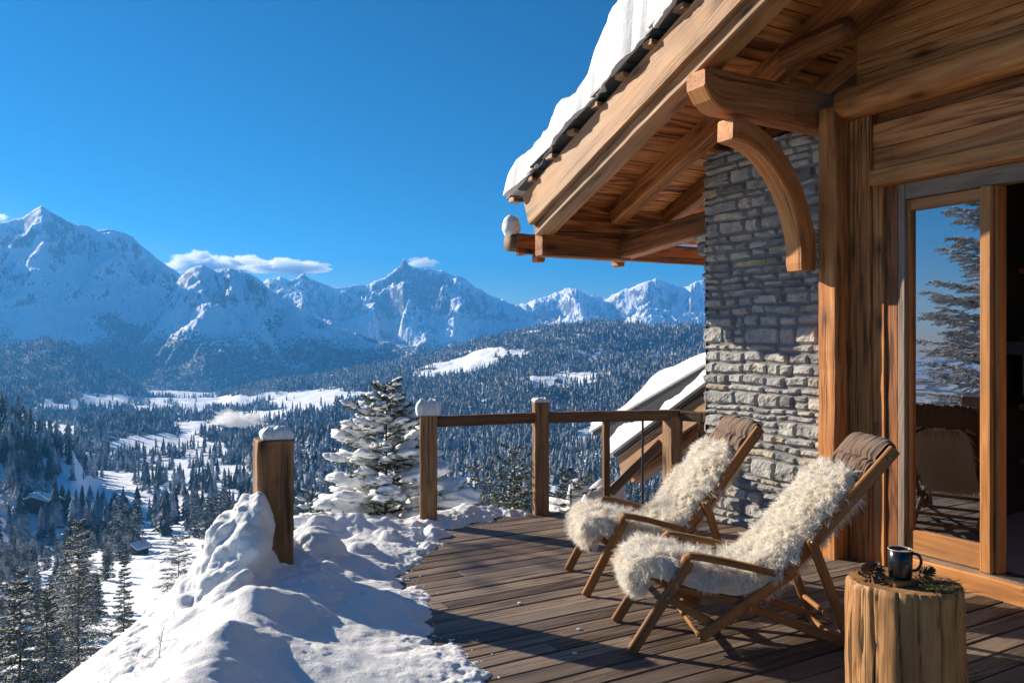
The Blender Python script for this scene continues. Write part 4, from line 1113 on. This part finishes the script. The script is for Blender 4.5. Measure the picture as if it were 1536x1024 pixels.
    cs, cv = g.uniform(0, ns-1.01, nl), g.uniform(-1, 1, nl)
    ls = np.repeat(cs, per)+g.normal(0, .75, nl*per); lv = np.repeat(cv, per)+g.normal(0, .030, nl*per)
    ls = np.clip(ls, 0, ns-1.01); lv = np.clip(lv, -1, 1)
    fi, fj = ls, (lv+1)/2*(nv-1); i0, j0 = fi.astype(int), np.minimum(fj.astype(int), nv-2); a_, b_ = (fi-i0)[:, None], (fj-j0)[:, None]
    R_ = lambda A: A[i0, j0]*(1-a_)*(1-b_)+A[i0+1, j0]*a_*(1-b_)+A[i0, j0+1]*(1-a_)*b_+A[i0+1, j0+1]*a_*b_
    root, nn = R_(P), R_(Nn)
    lockdir = g.normal(0, 1, (nl, 3))*.6+np.array([-.35, 0, -.45]); lockdir = np.repeat(lockdir, per, 0)
    edge = np.clip((np.abs(lv)-.75)/.25, 0, 1)[:, None]*np.stack([np.zeros_like(lv), np.sign(lv), -.4*np.ones_like(lv)], -1)*.8
    N0 = nn*.55+lockdir*.55+edge+g.normal(0, .08, root.shape); N0 /= np.linalg.norm(N0, axis=1)[:, None]
    L = np.repeat(g.uniform(.032, .066, nl), per)*g.uniform(.75, 1.15, nl*per)
    tone = np.repeat(g.random(nl), per)*.75+g.random(nl*per)*.3
    # draw the tips of a lock together
    cr = np.repeat(root.reshape(nl, per, 3).mean(1), per, 0); pull = (cr-root)/L[:, None]*.45
    ribbons(mb, root-nn*.004, N0, pull+lockdir*.10+np.array([0, 0, -.10]), L, np.full(len(L), .0012), g, np.full(len(L), 1.0), tone, root)
    nb_ = 9000; ss = g.uniform(.50*ns, .97*ns, nb_); vv2 = g.uniform(-.92, .92, nb_)
    i0 = ss.astype(int); f_ = (ss-i0)[:, None]; i0 = np.minimum(i0, ns-2)
    pb = pc[i0]*(1-f_)+pc[i0+1]*f_; nb2 = np.stack([nx[i0], np.zeros(nb_), nz[i0]], -1)
    rt = np.stack([pb[:, 0], cen[i0]+hw[i0]*vv2*.8, pb[:, 1]], -1)-nb2*.07
    dd = -nb2*.7+g.normal(0, .35, (nb_, 3))+np.array([0, 0, -.4]); dd /= np.linalg.norm(dd, axis=1)[:, None]
    ribbons(mb, rt, dd, np.tile(np.array([[0, 0, -.12]]), (nb_, 1)), g.uniform(.06, .11, nb_), np.full(nb_, .0022), g, np.ones(nb_), g.random(nb_)*.6, rt)
    isub = slice(int(.5*ns), ns); Bk = P[isub].copy(); Bk[..., 0] -= nx[isub][:, None]*(hump[isub]+.06+.03*fbm(Sg[isub]*.15, Vg[isub]*3, 2, 2)); Bk[..., 2] -= nz[isub][:, None]*(hump[isub]+.06+.03*fbm(Sg[isub]*.15, Vg[isub]*3, 2, 2)); Bk[..., 1] = cen[isub][:, None]+(Bk[..., 1]-cen[isub][:, None])*.8
    ii = np.arange(Bk.shape[0]*nv).reshape(-1, nv); mb.add(Bk.reshape(-1, 3), np.stack([ii[:-1, :-1], ii[1:, :-1], ii[1:, 1:], ii[:-1, 1:]], -1).reshape(-1, 4), None, .1)
    o = mb.build('sheepskin', M['fleece'], None, True)
    o.location = origin; o.rotation_euler = (0, 0, rot); tag(o, flabel, 'sheepskin', 'sheepskins on the deck chairs')
    return ch
make_chair((.553, 3.665, .0), radians(2.5), .415, 1.0, 'folding wooden deck chair with arms, beside the log stump table', 'cream sheepskin on the deck chair beside the stump', 101)
make_chair((.4186, 4.49, .0), radians(7.5), .50, .835, 'folding wooden deck chair with arms, in front of the stone wall', 'cream sheepskin on the deck chair by the stone wall', 202)

# ---------------------------------------------------------------- stump table and what stands on it
SX, SY, SZ = 1.545, 3.10, .51
n = 240; zz = np.linspace(0, SZ, 40); th = np.linspace(0, 2*pi, n, endpoint=False)
Tg, Zg = np.meshgrid(th, zz, indexing='ij')
def stump_r(t, z):
    r = .212*(1-.05*z/SZ+.03*np.cos(2*t+.6))+.012*fbm(np.cos(t)*1.5, np.sin(t)*1.5, z*2.2, 3)+.006*perlin(np.cos(t)*5, np.sin(t)*5, z*.8)
    for tc, w_, d_ in [(-2.1, .014, .02), (-1.35, .02, .022), (-.95, .012, .014), (-1.75, .010, .014), (-.55, .015, .016), (-2.6, .016, .018)]:
        r = r-d_*np.exp(-((t-(tc % (2*pi))+.04*np.sin(z*7+tc))/w_)**2)
    return r-np.where(z > SZ-.02, ((z-(SZ-.02))/.02)**2*.012, 0)-.014*np.exp(-((z-.33)/.10)**2)*np.exp(-((t-4.9)/.35)**2)*-1
Rg = stump_r(Tg, Zg)
Rg = Rg+fbm(np.cos(Tg)*9, np.sin(Tg)*9, Zg*2.6, 4)*.0022-.007*np.clip(1-np.abs(perlin(np.cos(Tg)*4+3, np.sin(Tg)*4, Zg*.8))/.035, 0, 1)
V = np.stack([SX+Rg*np.cos(Tg), SY+Rg*np.sin(Tg), Zg], -1).reshape(-1, 3)
G = np.stack([Zg, Rg*np.cos(Tg)*.9, Rg*np.sin(Tg)*.9], -1).reshape(-1, 3)+11.3
i = np.arange(n*40).reshape(n, 40); j = np.roll(i, -1, 0)
q = np.stack([i[:, :-1], j[:, :-1], j[:, 1:], i[:, 1:]], -1).reshape(-1, 4)
mb = MB(); mb.add(V, q, G, .6)
rr_ = np.linspace(.0, 1, 8)[1:]
top = [(SX, SY, SZ+.002)]; tg = [(11.3+SZ, 0, 0)]
for k in range(n):
    for r in rr_: top.append((SX+Rg[k, -1]*r*cos(th[k]), SY+Rg[k, -1]*r*sin(th[k]), SZ+.002*(1-r))); tg.append((11.3+SZ, Rg[k, -1]*r*cos(th[k])*.9, Rg[k, -1]*r*sin(th[k])*.9))
fc = []
for k in range(n):
    b, c = 1+k*7, 1+((k+1) % n)*7; fc.append((0, b, c))
    for r in range(6): fc.append((b+r, b+r+1, c+r+1, c+r))
mb.add(top, fc, np.array(tg), .7)
tag(mb.build('stump_table', M['stump'], smooth=True, loc=(SX, SY, 0)), 'cracked log stump used as a side table beside the chairs', 'stump')
MX, MY = 1.505, 3.06
mb = MB(); beam(mb, (MX-.052, MY-.01, SZ+.013), (MX+.052, MY+.012, SZ+.013), .10, .019, (0, 0, 1), .003, 6, .0006, .9)
tag(mb.build('coaster', M['frame'], loc=(MX, MY, SZ)), 'small square wooden coaster under the black mug', 'coaster')
ZM = SZ+.0235
mug = thing('mug', 'black enamel mug with pale rim on the stump', 'mug', loc=(MX+.005, MY, ZM))
mb = MB(); lathe(mb, [(0, 0), (.036, 0), (.040, .003), (.0425, .012), (.0435, .06), (.044, .110), (.0425, .1105), (.041, .105), (.040, .03), (.036, .008), (0, .006)], (0, 0, 0), 40); mb.build('body', M['enamel'], mug, True)
mb = MB(); k = 40; a_ = np.arange(k)*2*pi/k; tube(mb, np.c_[np.cos(np.r_[a_, a_[0]])*.0432, np.sin(np.r_[a_, a_[0]])*.0432, np.full(k+1, .1105)], .0017, 6); mb.build('rim', M['enamel_rim'], mug, True)
mb = MB(); lathe(mb, [(0, .098), (.0412, .098)], (0, 0, 0), 32); mb.build('coffee', M['coffee'], mug, True)
mb = MB(); tube(mb, resample([(.040, 0, .092), (.060, -.006, .092), (.075, -.010, .075), (.074, -.010, .05), (.060, -.006, .030), (.041, 0, .026)], 20), .0058, 8, (0, 1, 0)); mb.build('handle', M['enamel'], mug, True)
def pine_cone(x, y, z, r, tilt, label, seed):
    g = np.random.default_rng(seed); mb = MB()
    tube(mb, [(0, 0, 0), (0, 0, r*1.6)], [r*.25, r*.1], 6, (1, 0, 0))
    for k in range(85):
        u = k/85; a = k*2.39996; zz_ = r*.1+u*r*1.65; rad = r*(1-.75*u**1.6)*g.uniform(.9, 1.1)
        d = np.array([cos(a), sin(a), 0]); sd = np.array([-sin(a), cos(a), 0]); up_ = np.array([0, 0, 1.])
        w_ = r*.20*(1-.4*u); b0 = d*r*.12+up_*zz_; tip = d*rad+up_*(zz_+rad*(.15+.75*u))
        m = (b0+tip)/2-up_*r*.05
        V = [b0-sd*w_*.4, b0+sd*w_*.4, m+sd*w_, tip+sd*w_*.7, tip+d*r*.05+up_*r*.04, tip-sd*w_*.7, m-sd*w_, m+up_*r*.09]
        mb.add(V, [(0, 1, 2, 7), (0, 7, 6), (7, 2, 3), (7, 3, 4), (7, 4, 5), (7, 5, 6), (1, 0, 6, 2), (2, 6, 5, 3), (3, 5, 4)], None, g.random())
    o = mb.build('pine_cone', M['cone']); o.location = (x, y, z); o.rotation_euler = tilt
    tag(o, label, 'pine cone', 'pine cones on the stump')
pine_cone(1.415, 3.10, SZ+.012, .045, (radians(35), radians(-20), .3), 'open brown pine cone on the window side of the black mug' if False else 'open brown pine cone lying by the stump edge nearest the chair', 4)
pine_cone(1.60, 3.10, SZ+.015, .036, (radians(60), radians(30), 1.3), 'pale small pine cone half hidden behind the mug handle', 9)
mb = MB(); g = np.random.default_rng(8)
for k in range(80):
    c = np.array([1.605+g.normal(0, .032), 2.985+g.normal(0, .028), SZ+.004+abs(g.normal(0, .006))]); a = g.uniform(0, 2*pi)
    L = g.uniform(.03, .065); d = np.array([cos(a), sin(a)*.7-.2, g.uniform(.05, .75)]); d = nrm(d)
    tube(mb, [c, c+d*L*.5, c+d*L], [.0012, .001, .0006], 4, (0, 0, 1), .2)
    for m_ in range(26):
        t = (m_+1)/26; p = c+d*L*t; e = nrm(d*.6+g.normal(0, .8, 3)); e[2] = abs(e[2])*.7; ln = g.uniform(.008, .017)
        nv_ = nrm(np.cross(e, g.normal(size=3)))*.0009
        mb.add([p-nv_, p+nv_, p+e*ln], [(0, 1, 2)], None, g.random())
tag(mb.build('moss_sprig', M['moss'], loc=(1.6, 2.99, SZ)), 'clump of green moss and sprigs hanging over the stump edge', 'moss')

# inside the room: dark shelving with a coffee machine
sh = thing('shelf_unit', 'dark wooden shelf unit inside the room behind the door', 'shelf', loc=tuple(fp(6.6, -2.2, .12)))
def spart(name, mb, mat): 
    o = mb.build(name, M[mat], None, loc=tuple(fp(6.6, -2.2, .12))); o.location = (0, 0, 0); o.parent = sh
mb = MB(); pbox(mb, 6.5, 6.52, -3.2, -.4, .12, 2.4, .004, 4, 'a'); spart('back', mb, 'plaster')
for z in (.55, .95, 1.45, 1.95):
    mb = MB(); pbox(mb, 6.1, 6.5, -3.2, -.4, z, z+.04, .004, 6, 'a'); spart('shelf_board', mb, 'timber_dark')
def room_pt(px, py, p):
    k = (px-CX)/F; Y = p/(UY*k+UX); return k*Y, Y, H0-(py-CY)/F*Y
xx, yy, z1 = room_pt(1533, 505, 6.25); _, _, z0 = room_pt(1533, 610, 6.25)
cmn = thing('coffee_machine', 'chrome and black coffee machine on the shelf inside the room', 'coffee machine', loc=(xx+.1, yy, .99))
def cpart(name, mb, mat):
    o = mb.build(name, M[mat], cmn)
mb = MB(); boxm(mb, (-.14, -.12, 0), (.16, .14, .06)); cpart('base', mb, 'black')
mb = MB(); boxm(mb, (-.14, -.12, .36), (.16, .14, .46)); cpart('head', mb, 'appliance')
mb = MB(); boxm(mb, (-.06, .02, .06), (.16, .14, .36)); cpart('body', mb, 'black')
mb = MB(); tube(mb, [(-.11, -.06, .06), (-.11, -.06, .36)], .022, 12, (1, 0, 0)); cpart('column', mb, 'appliance')
mb = MB(); tube(mb, [(0.0, -.08, .30), (0.0, -.08, .36)], .035, 14, (1, 0, 0)); cpart('group_head', mb, 'appliance')
# ---------------------------------------------------------------- near trees
def place(px, py, y0, y1):
    """point of the ground seen at a photo pixel, searched between two depths"""
    Y = np.linspace(y0, y1, 600); x = (px-CX)/F*Y
    z = ground(x, Y); e = CY-F*(z-H0)/Y-py
    i = int(np.argmin(np.abs(e))); return x[i], Y[i], z[i]
def tree(name, label, loc, T, Fo, S, fm, cat='tree', group=None, rz=0, sm='snow_tree'):
    o = thing(name, label, cat, group, loc, rz)
    T.build('trunk', M['bark'], o)
    n0 = Fo.n; Fo.v += S.v; Fo.gc += S.gc; Fo.rnd += S.rnd; Fo.f += [(f+n0, 1) for f, _ in S.f]; Fo.n += S.n
    c = Fo.build('crown', [M[fm], M[sm]], o)
    c.data.polygons.foreach_set('use_smooth', np.concatenate([np.full(len(f), m == 1) for f, m in Fo.f]))
    return o
def gz(x, y): return float(ground(x, y)[0])
HX, HY = -1.60, 10.0
T, Fo, S = spruce(11, 4.05, 1.72, whorls=30, nb=9, twigs=12, needles=12, nlen=.060, nwid=.013, snow=.14, droop=.50, power=.80, blobs=3, up=.45, jit=1.0, trunk_r=.05, snow_lift=.008, sw=2.0)
tree('spruce', 'bushy young spruce laden with pillows of snow, just outside the railing', (HX, HY, -3.12), T, Fo, S, 'needles', rz=.4)
for i, (px, py, Y, h, r, lab) in enumerate([(712, 684, 13.0, 3.2, 1.0, 'dark small spruce seen between the two left railing posts, tallest there'),
        (776, 706, 12.5, 2.6, .8, 'dark small spruce just left of the middle railing post'),
        (672, 700, 12.0, 3.0, 1.1, 'small spruce with snow pads right beside the left end post of the railing'),
        (468, 728, 15, 2.6, 1.1, 'low snowy spruce behind the snow wall between the lone post and the young spruce')]):
    x, z = (px-CX)/F*Y, H0-(py-CY)/F*Y
    T, Fo, S = spruce(60+i, h, r, whorls=13, nb=6, twigs=9, needles=9, nlen=.06, nwid=.013, snow=.2, droop=.4, blobs=1 if i > 1 else 0, up=.35, trunk_r=.04, snow_lift=.01, sw=1.6)
    tree('spruce', lab, (x, Y, z-h), T, Fo, S, 'needles' if i > 1 else 'needles_near', rz=i)
SP = [(118, 775, 60, 3.05, 'tall frosted spruce on the slope below, in front of the log hut meadow', 20, 7),
      (30, 852, 43, 1.75, 'frosted spruce at the foot of the slope, at the edge of the view', 16, 6),
      (186, 828, 78, 1.55, 'slender young spruce standing between the tall frosted spruce and the bushy one', 16, 6),
      (268, 800, 72, 2.7, 'bushy snow covered conifer above the bank, right of the log hut', 13, 7),
      (-30, 905, 36, 1.6, 'small frosted spruce cut by the frame below the other spruces', 14, 6),
      (70, 880, 52, 1.5, 'short frosted spruce low beside the tall one', 13, 6)]
for i, (px, py, Y, r, lab, wh, nb) in enumerate(SP):
    x = (px-CX)/F*Y; ztop = H0-(py-CY)/F*Y; zb = gz(x, Y)-.3; h = max(3.5, ztop-zb); zb = ztop-h
    T, Fo, S = spruce(80+i, h, r, whorls=int(wh*1.1), nb=nb+5, twigs=12, needles=6, nlen=.24, nwid=.05, snow=.45, droop=.50, up=.30, snow_lift=.05, sw=1.35, jit=.5, power=.8 if i != 3 else .5, trunk_r=.10)
    tree('spruce', lab, (x, Y, zb), T, Fo, S, 'needles_near', rz=i*1.3)
RX, RY = -8.6, 4.42
T, Fo, S = spruce(141, 8.6, 2.1, whorls=26, nb=12, twigs=13, needles=11, nlen=.12, nwid=.026, snow=.8, droop=.30, up=.35, snow_lift=.02, sw=1.5, jit=.8, trunk_r=.11, power=.7)
tree('frosted_conifer', 'frost covered conifer mirrored in the glass of the terrace door', (RX, RY, gz(RX, RY)-.2), T, Fo, S, 'frost_twig')
FX, FY = -9.2, 10.6
T, Fo, S = spruce(140, 11.4, 2.3, whorls=20, nb=5, twigs=8, needles=7, nlen=.11, nwid=.018, snow=.25, droop=.30, up=.35, snow_lift=.02, sw=1.0, trunk_r=.13, power=.6)
tree('frosted_conifer', 'tall thin conifer left of the terrace, casting dappled shade on the deck', (FX, FY, gz(FX, FY)-.2), T, Fo, S, 'frost_twig')
T, Fo, S = spruce(150, .62, .30, whorls=8, nb=6, twigs=7, needles=9, nlen=.035, nwid=.006, snow=.05, droop=.1, up=.7, trunk_r=.012, power=.5)
tree('shrub', 'green juniper shrub poking through snow at the middle railing post', (.02, 6.86, -.12), T, Fo, S, 'needles', 'shrub')
T, Fo, S = spruce(151, .42, .26, whorls=6, nb=5, twigs=7, needles=9, nlen=.035, nwid=.006, snow=.05, droop=.1, up=.7, trunk_r=.012, power=.5)
tree('shrub', 'small green sprigs in the snow behind the far chair arm', (.52, 6.95, -.12), T, Fo, S, 'needles', 'shrub')

# dry stalks sticking out of the bank
mb = MB(); g = np.random.default_rng(17)
def stalk(c, h, n):
    d = nrm(np.array([g.normal(0, .35), g.normal(0, .35), 1]))
    pts = [c-d*.05, c+d*h*.5+g.normal(0, h*.05, 3), c+d*h+g.normal(0, h*.1, 3)]
    tube(mb, pts, [.0022, .0016, .0007], 4, (1, 0, 0))
    for k in range(n):
        t = g.uniform(.3, .95); p = c+d*h*t; e = nrm(np.array([g.normal(), g.normal(), .8])); tube(mb, [p, p+e*h*.16, p+e*h*.3+np.array([0, 0, -.01])], [.0013, .001, .0005], 3, (1, 0, 0))
for px, py, h, n in [(205,985,.10,3),(238,985,.13,6),(243,960,.10,4),(190,945,.07,2),(165,1000,.06,2),(150,962,.07,2),(262,930,.06,3),(215,925,.06,2),(135,1015,.08,3),(95,1005,.05,1)]:
    best = None
    for Y in np.linspace(3.2, 5.0, 160):
        x = (px-CX)/F*Y; z = snow_z(x, Y)
        e = abs(CY-F*(z-H0)/Y-py)
        if best is None or e < best[0]: best = (e, x, Y, z)
    if best[0] < 6: stalk(np.array(best[1:]), h*.75, n)
for k in range(420):
    t = g.random(); px = 60+t*260; Y = 5.1+g.uniform(0, 1.6); x = (px-CX)/F*Y
    z = snow_z(x, Y)
    if z < -3: continue
    stalk(np.array([x, Y, z]), g.uniform(.06, .2), int(g.integers(0, 3)))
tag(mb.build('dry_grass', M['twig']), 'dry stalks and grass poking out of the snow bank', kind='stuff')

# ---------------------------------------------------------------- snow heaps and the lower roof past the railing
mb = MB(); blob(mb, (.78, 7.45, -.32), (.40, .3, .40), 4, .38, 2.2, None, .3); blob(mb, (.55, 7.3, -.40), (.3, .25, .25), 4, .35, 2.2)
tag(mb.build('snow_heap', M['snow'], smooth=True), 'rounded snow heap behind the railing at the head of the stair', 'snow')
mb = MB(); beam(mb, (.33, 7.15, -.27), (.66, 7.4, -.10), .09, .09, (0, 0, 1), .01, 6, .002)
tag(mb.build('log', M['post']), 'short snow dusted log end lying against the snow heap', 'log')
def zA(a): return .60+.44*(a+7.264)
low = thing('lower_roof', 'lower chalet roof sloping down past the stone wall, beyond the railing', 'roof', loc=tuple(fp(5.0, -5.4, 1.2)))
def lpart(name, mb, mat):
    o = mb.build(name, M[mat], None, loc=tuple(fp(5.0, -5.4, 1.2))); o.location = (0, 0, 0); o.parent = low
mb = MB(); beam(mb, fp(5.85, -7.10, zA(-7.10)-.24), fp(5.85, -4.6, zA(-4.6)-.24), 1.62, .05, (0, 0, 1), .008, 10, .001); lpart('slates', mb, 'slate')
mb = MB(); beam(mb, fp(4.94, -6.42, .295), fp(4.94, -4.7, .295+.575*1.72), .26, .035, (0, 0, 1), .006, 10, .001); lpart('ledge', mb, 'slate')
mb = MB(); beam(mb, fp(4.86, -6.35, .20), fp(4.86, -4.7, .20+.575*1.65), .05, .20, (0, 0, 1), .008, 10, .001, .7); lpart('barge_board', mb, 'barge')
mb = MB(); beam(mb, fp(5.0, -6.30, .10), fp(5.0, -4.7, .10+.575*1.60), .16, .16, (0, 0, 1), .008, 10, .001, .5); lpart('rafter', mb, 'timber')
mb = snow_slab('x', '', lambda s, t: np.stack([UY*t+UX*s, UX*t-UY*s, zA(s)-.21], -1), (-7.12, -4.7), (5.0, 6.6), lambda s, t: .15+.05*np.sin(s*4), 150, 60, .10, fr=4, amp=.04, seed=9)
tag(mb.build('roof_snow', M['snow'], smooth=True), 'smooth snow slab on the upper course of the lower roof', 'snow')
mb = snow_slab('x', '', lambda s, t: np.stack([UY*t+UX*s, UX*t-UY*s, .20+.575*(s+6.62)], -1), (-6.50, -4.7), (4.76, 5.09), lambda s, t: .11+.10*sstep(-5.9, -6.4, s)+.05*np.exp(-((s+5.62)/.06)**2), 170, 40, .09, fr=5, amp=.05, seed=4)
tag(mb.build('roof_snow', M['snow'], smooth=True), 'drooping snow roll along the edge of the lower roof, ending in a rounded lobe', 'snow')

# ---------------------------------------------------------------- chalets and houses in the valley
M['hut_wood'] = plain('hut_wood', (.075,.042,.025), .8); M['hut_plaster'] = plain('hut_plaster', (.42,.38,.34), .8); M['window'] = plain('window', (.015,.017,.02), .15)
def gable_house(name, label, loc, rz, w, d, h, rise, over=.7, snow=.45, cat='house', group=None, balcony=False, base='hut_wood', win=3, parent=None, off=(0, 0, 0)):
    o = thing(name, label, cat, group, loc, rz) if parent is None else parent
    ox, oy, oz = off
    def b(nm, mb, mat): return mb.build(nm, M[mat], o)
    mb = MB()
    V = [(-w/2,-d/2,-2.5),(w/2,-d/2,-2.5),(w/2,d/2,-2.5),(-w/2,d/2,-2.5),(-w/2,-d/2,h),(w/2,-d/2,h),(w/2,d/2,h),(-w/2,d/2,h),(0,-d/2,h+rise),(0,d/2,h+rise)]
    mb.add(np.array(V)+off, [(0,1,5,8,4),(2,3,7,9,6),(1,2,6,5),(3,0,4,7)]); b('wall', mb, base)
    def slope_box(t0, t1, hw, mat, nm, ex):
        mb = MB()
        for sgn in (-1, 1):
            k = rise/(w/2); xe = sgn*(w/2+over+ex); ze = h-k*(over+ex)
            y0, y1 = -d/2-over-ex, d/2+over+ex
            P = [(0,y0,h+rise+t0),(xe,y0,ze+t0),(xe,y1,ze+t0),(0,y1,h+rise+t0),(0,y0,h+rise+t1),(xe,y0,ze+t1),(xe,y1,ze+t1),(0,y1,h+rise+t1)]
            mb.add(np.array(P)+off, [(0,1,2,3),(4,7,6,5),(0,4,5,1),(2,6,7,3),(1,5,6,2)])
        return b(nm, mb, mat)
    slope_box(.02, .22, 0, 'hut_wood', 'roof', 0); slope_box(.225, .225+snow, 0, 'snow_tree', 'roof_snow', -.08)
    for k in range(win):
        x = -w/2+w*(k+.5)/win
        for zc_ in ([1.2] if h < 3.4 else [1.2, 3.6]):
            mb = MB(); boxm(mb, np.array((x-.45, -d/2-.06, zc_))+off, np.array((x+.45, -d/2+.05, zc_+1.1))+off); b('window', mb, 'window')
    if balcony:
        mb = MB(); boxm(mb, np.array((-w/2-.3, -d/2-1.2, 2.7))+off, np.array((w/2+.3, -d/2-.07, 2.85))+off); boxm(mb, np.array((-w/2-.3, -d/2-1.25, 2.7))+off, np.array((w/2+.3, -d/2-1.15, 3.7))+off); b('balcony', mb, 'hut_wood')
    mb = MB(); boxm(mb, np.array((w*.18, d*.1, h))+off, np.array((w*.18+.8, d*.1+.8, h+rise+1.0))+off); b('chimney', mb, 'hut_plaster')
    return o
x, y, z = place(52, 764, 330, 520)
big = gable_house('log_chalet', 'large dark log chalet with two snowy roofs in the forest clearing', (x, y, z), radians(18), 13, 11, 4.6, 2.6, 1.3, .7, balcony=True, win=4)
gable_house('', '', None, 0, 9, 8, 3.2, 1.8, 1.0, .6, parent=big, off=(11.5, 2.5, 0), win=3)
x, y, z = place(206, 830, 200, 330)
gable_house('log_hut', 'small log hut with thick snow roof on the sunny meadow', (x, y, z), radians(-25), 6.2, 5.2, 2.6, 1.5, .9, .55, win=2)
HS = [(498,566),(612,598),(432,560),(338,577),(868,558),(908,562),(838,574),(905,598),(948,532),(712,560),(470,556),(386,566),(300,578),(880,566),(640,588),(420,548),(520,556),(255,582),(930,566),(825,584),(196,676),(560,575)]
HL = ['among trees on the valley floor', 'on a snowy shelf of the far slope']
for i, (px, py) in enumerate(HS):
    x, y, z = place(px, py, 1200, 3400)
    gable_house('farmhouse', 'tiny distant farmhouse with white snow roof seen across the valley', (x, y, z), random.uniform(-.8, .8), random.uniform(10, 15), random.uniform(9, 12), 5, 3, 1.2, .8, group='distant farmhouses across the valley', base=random.choice(['hut_wood', 'hut_plaster']), win=3)

# ---------------------------------------------------------------- clouds and a shred of valley mist
def vol_mat(name, d, col=(1, 1, 1), an=.3):
    N = NT(name); v = N.n('ShaderNodeVolumePrincipled'); v.inputs['Color'].default_value = (*col, 1); v.inputs['Density'].default_value = d; v.inputs['Anisotropy'].default_value = an
    N.t.links.new(v.outputs[0], N.out.inputs['Volume']); return N.m
M['cloud'] = vol_mat('cloud', .016, an=.55); M['mist'] = vol_mat('mist', .07)
def cloud(px, py, Y, wpx, hpx, label, mat, seed, name='cloud', group=None):
    c = pt(px, py, Y); rx, rz = wpx/2/F*Y, hpx/2/F*Y
    V, Fc = ico(5)
    d = 1+.75*fbm(V[:, 0]*2.2+seed, V[:, 1]*2.2, V[:, 2]*1.4+seed, 2)+.5*np.abs(fbm(V[:, 0]*5+seed, V[:, 1]*5, V[:, 2]*4, 3))
    P = V*np.clip(d, .25, 2)[:, None]*np.array([rx, rx*.6, rz]); P[:, 2] = np.where(P[:, 2] < 0, P[:, 2]*.55, P[:, 2])
    mb = MB(); mb.add(P+c, Fc); tag(mb.build(name, M[mat], smooth=True, loc=tuple(c)), label, 'cloud', group)
cloud(300, 399, 8900, 80, 30, 'white cloud bank resting in the saddle between the two left peaks', 'cloud', 1.0)
cloud(362, 400, 9300, 80, 26, 'white cloud rising just behind the flat dark ridge', 'cloud', 5.0)
cloud(425, 403, 8700, 100, 22, 'long flat white cloud trailing off beside the flat dark ridge', 'cloud', 9.0)
cloud(632, 396, 9000, 38, 13, 'wisp of cloud beside the horn shaped summit', 'cloud', 13.0)
cloud(-2, 328, 9000, 22, 12, 'small cloud shred at the shoulder of the high pointed peak', 'cloud', 17.0)
cloud(356, 632, 1060, 62, 24, 'shred of white mist floating above the valley woods', 'mist', 21.0, 'mist')
# ---------------------------------------------------------------- camera, light, air
cam = bpy.data.cameras.new('camera'); co = bpy.data.objects.new('camera', cam); COL.objects.link(co)
co.location = (0, 0, H0); co.rotation_euler = (radians(90), 0, 0)
cam.sensor_width = 36; cam.lens = 36*F/1536; cam.clip_end = 40000; cam.clip_start = .05
SC.camera = co
w = bpy.data.worlds.new('World'); SC.world = w; w.use_nodes = True
nt = w.node_tree; bg = nt.nodes['Background']
sky = nt.nodes.new('ShaderNodeTexSky'); sky.sky_type = 'NISHITA'; sky.sun_disc = False
sky.sun_elevation = SUN_EL; sky.sun_rotation = SUN_AZ % (2*pi)
sky.altitude = 1800; sky.air_density = 1.0; sky.dust_density = 1.6; sky.ozone_density = 3.0
hs = nt.nodes.new('ShaderNodeHueSaturation'); hs.inputs['Saturation'].default_value = 1.95; hs.inputs['Value'].default_value = .68
nt.links.new(sky.outputs[0], hs.inputs['Color']); nt.links.new(hs.outputs[0], bg.inputs[0]); bg.inputs[1].default_value = .05
sl = bpy.data.lights.new('sun', 'SUN'); so = bpy.data.objects.new('sun', sl); COL.objects.link(so)
sl.energy = 4.3; sl.angle = radians(.5); sl.color = (1, .87, .69)
from mathutils import Vector
so.rotation_euler = Vector(SDIR).to_track_quat('Z', 'Y').to_euler()
SC.view_settings.view_transform = 'Standard'; SC.view_settings.look = 'None'; SC.view_settings.gamma = 1
SC.view_settings.exposure = 1.3
mb = MB(); boxm(mb, (-8000, -600, -330), (5200, 8100, 940))
NH = NT('haze'); pv = NH.n('ShaderNodeVolumePrincipled')
pv.inputs['Color'].default_value = (.10, .43, 1, 1); pv.inputs['Density'].default_value = 1.0e-4
pv.inputs['Anisotropy'].default_value = .25
NH.t.links.new(pv.outputs[0], NH.out.inputs['Volume'])
tag(mb.build('haze', NH.m), kind='stuff')
SC.cycles.max_bounces = 8; SC.cycles.diffuse_bounces = 3; SC.cycles.glossy_bounces = 3; SC.cycles.transmission_bounces = 4
SC.cycles.transparent_max_bounces = 8; SC.cycles.volume_bounces = 2
SC.cycles.use_denoising = True; SC.cycles.sample_clamp_indirect = 6
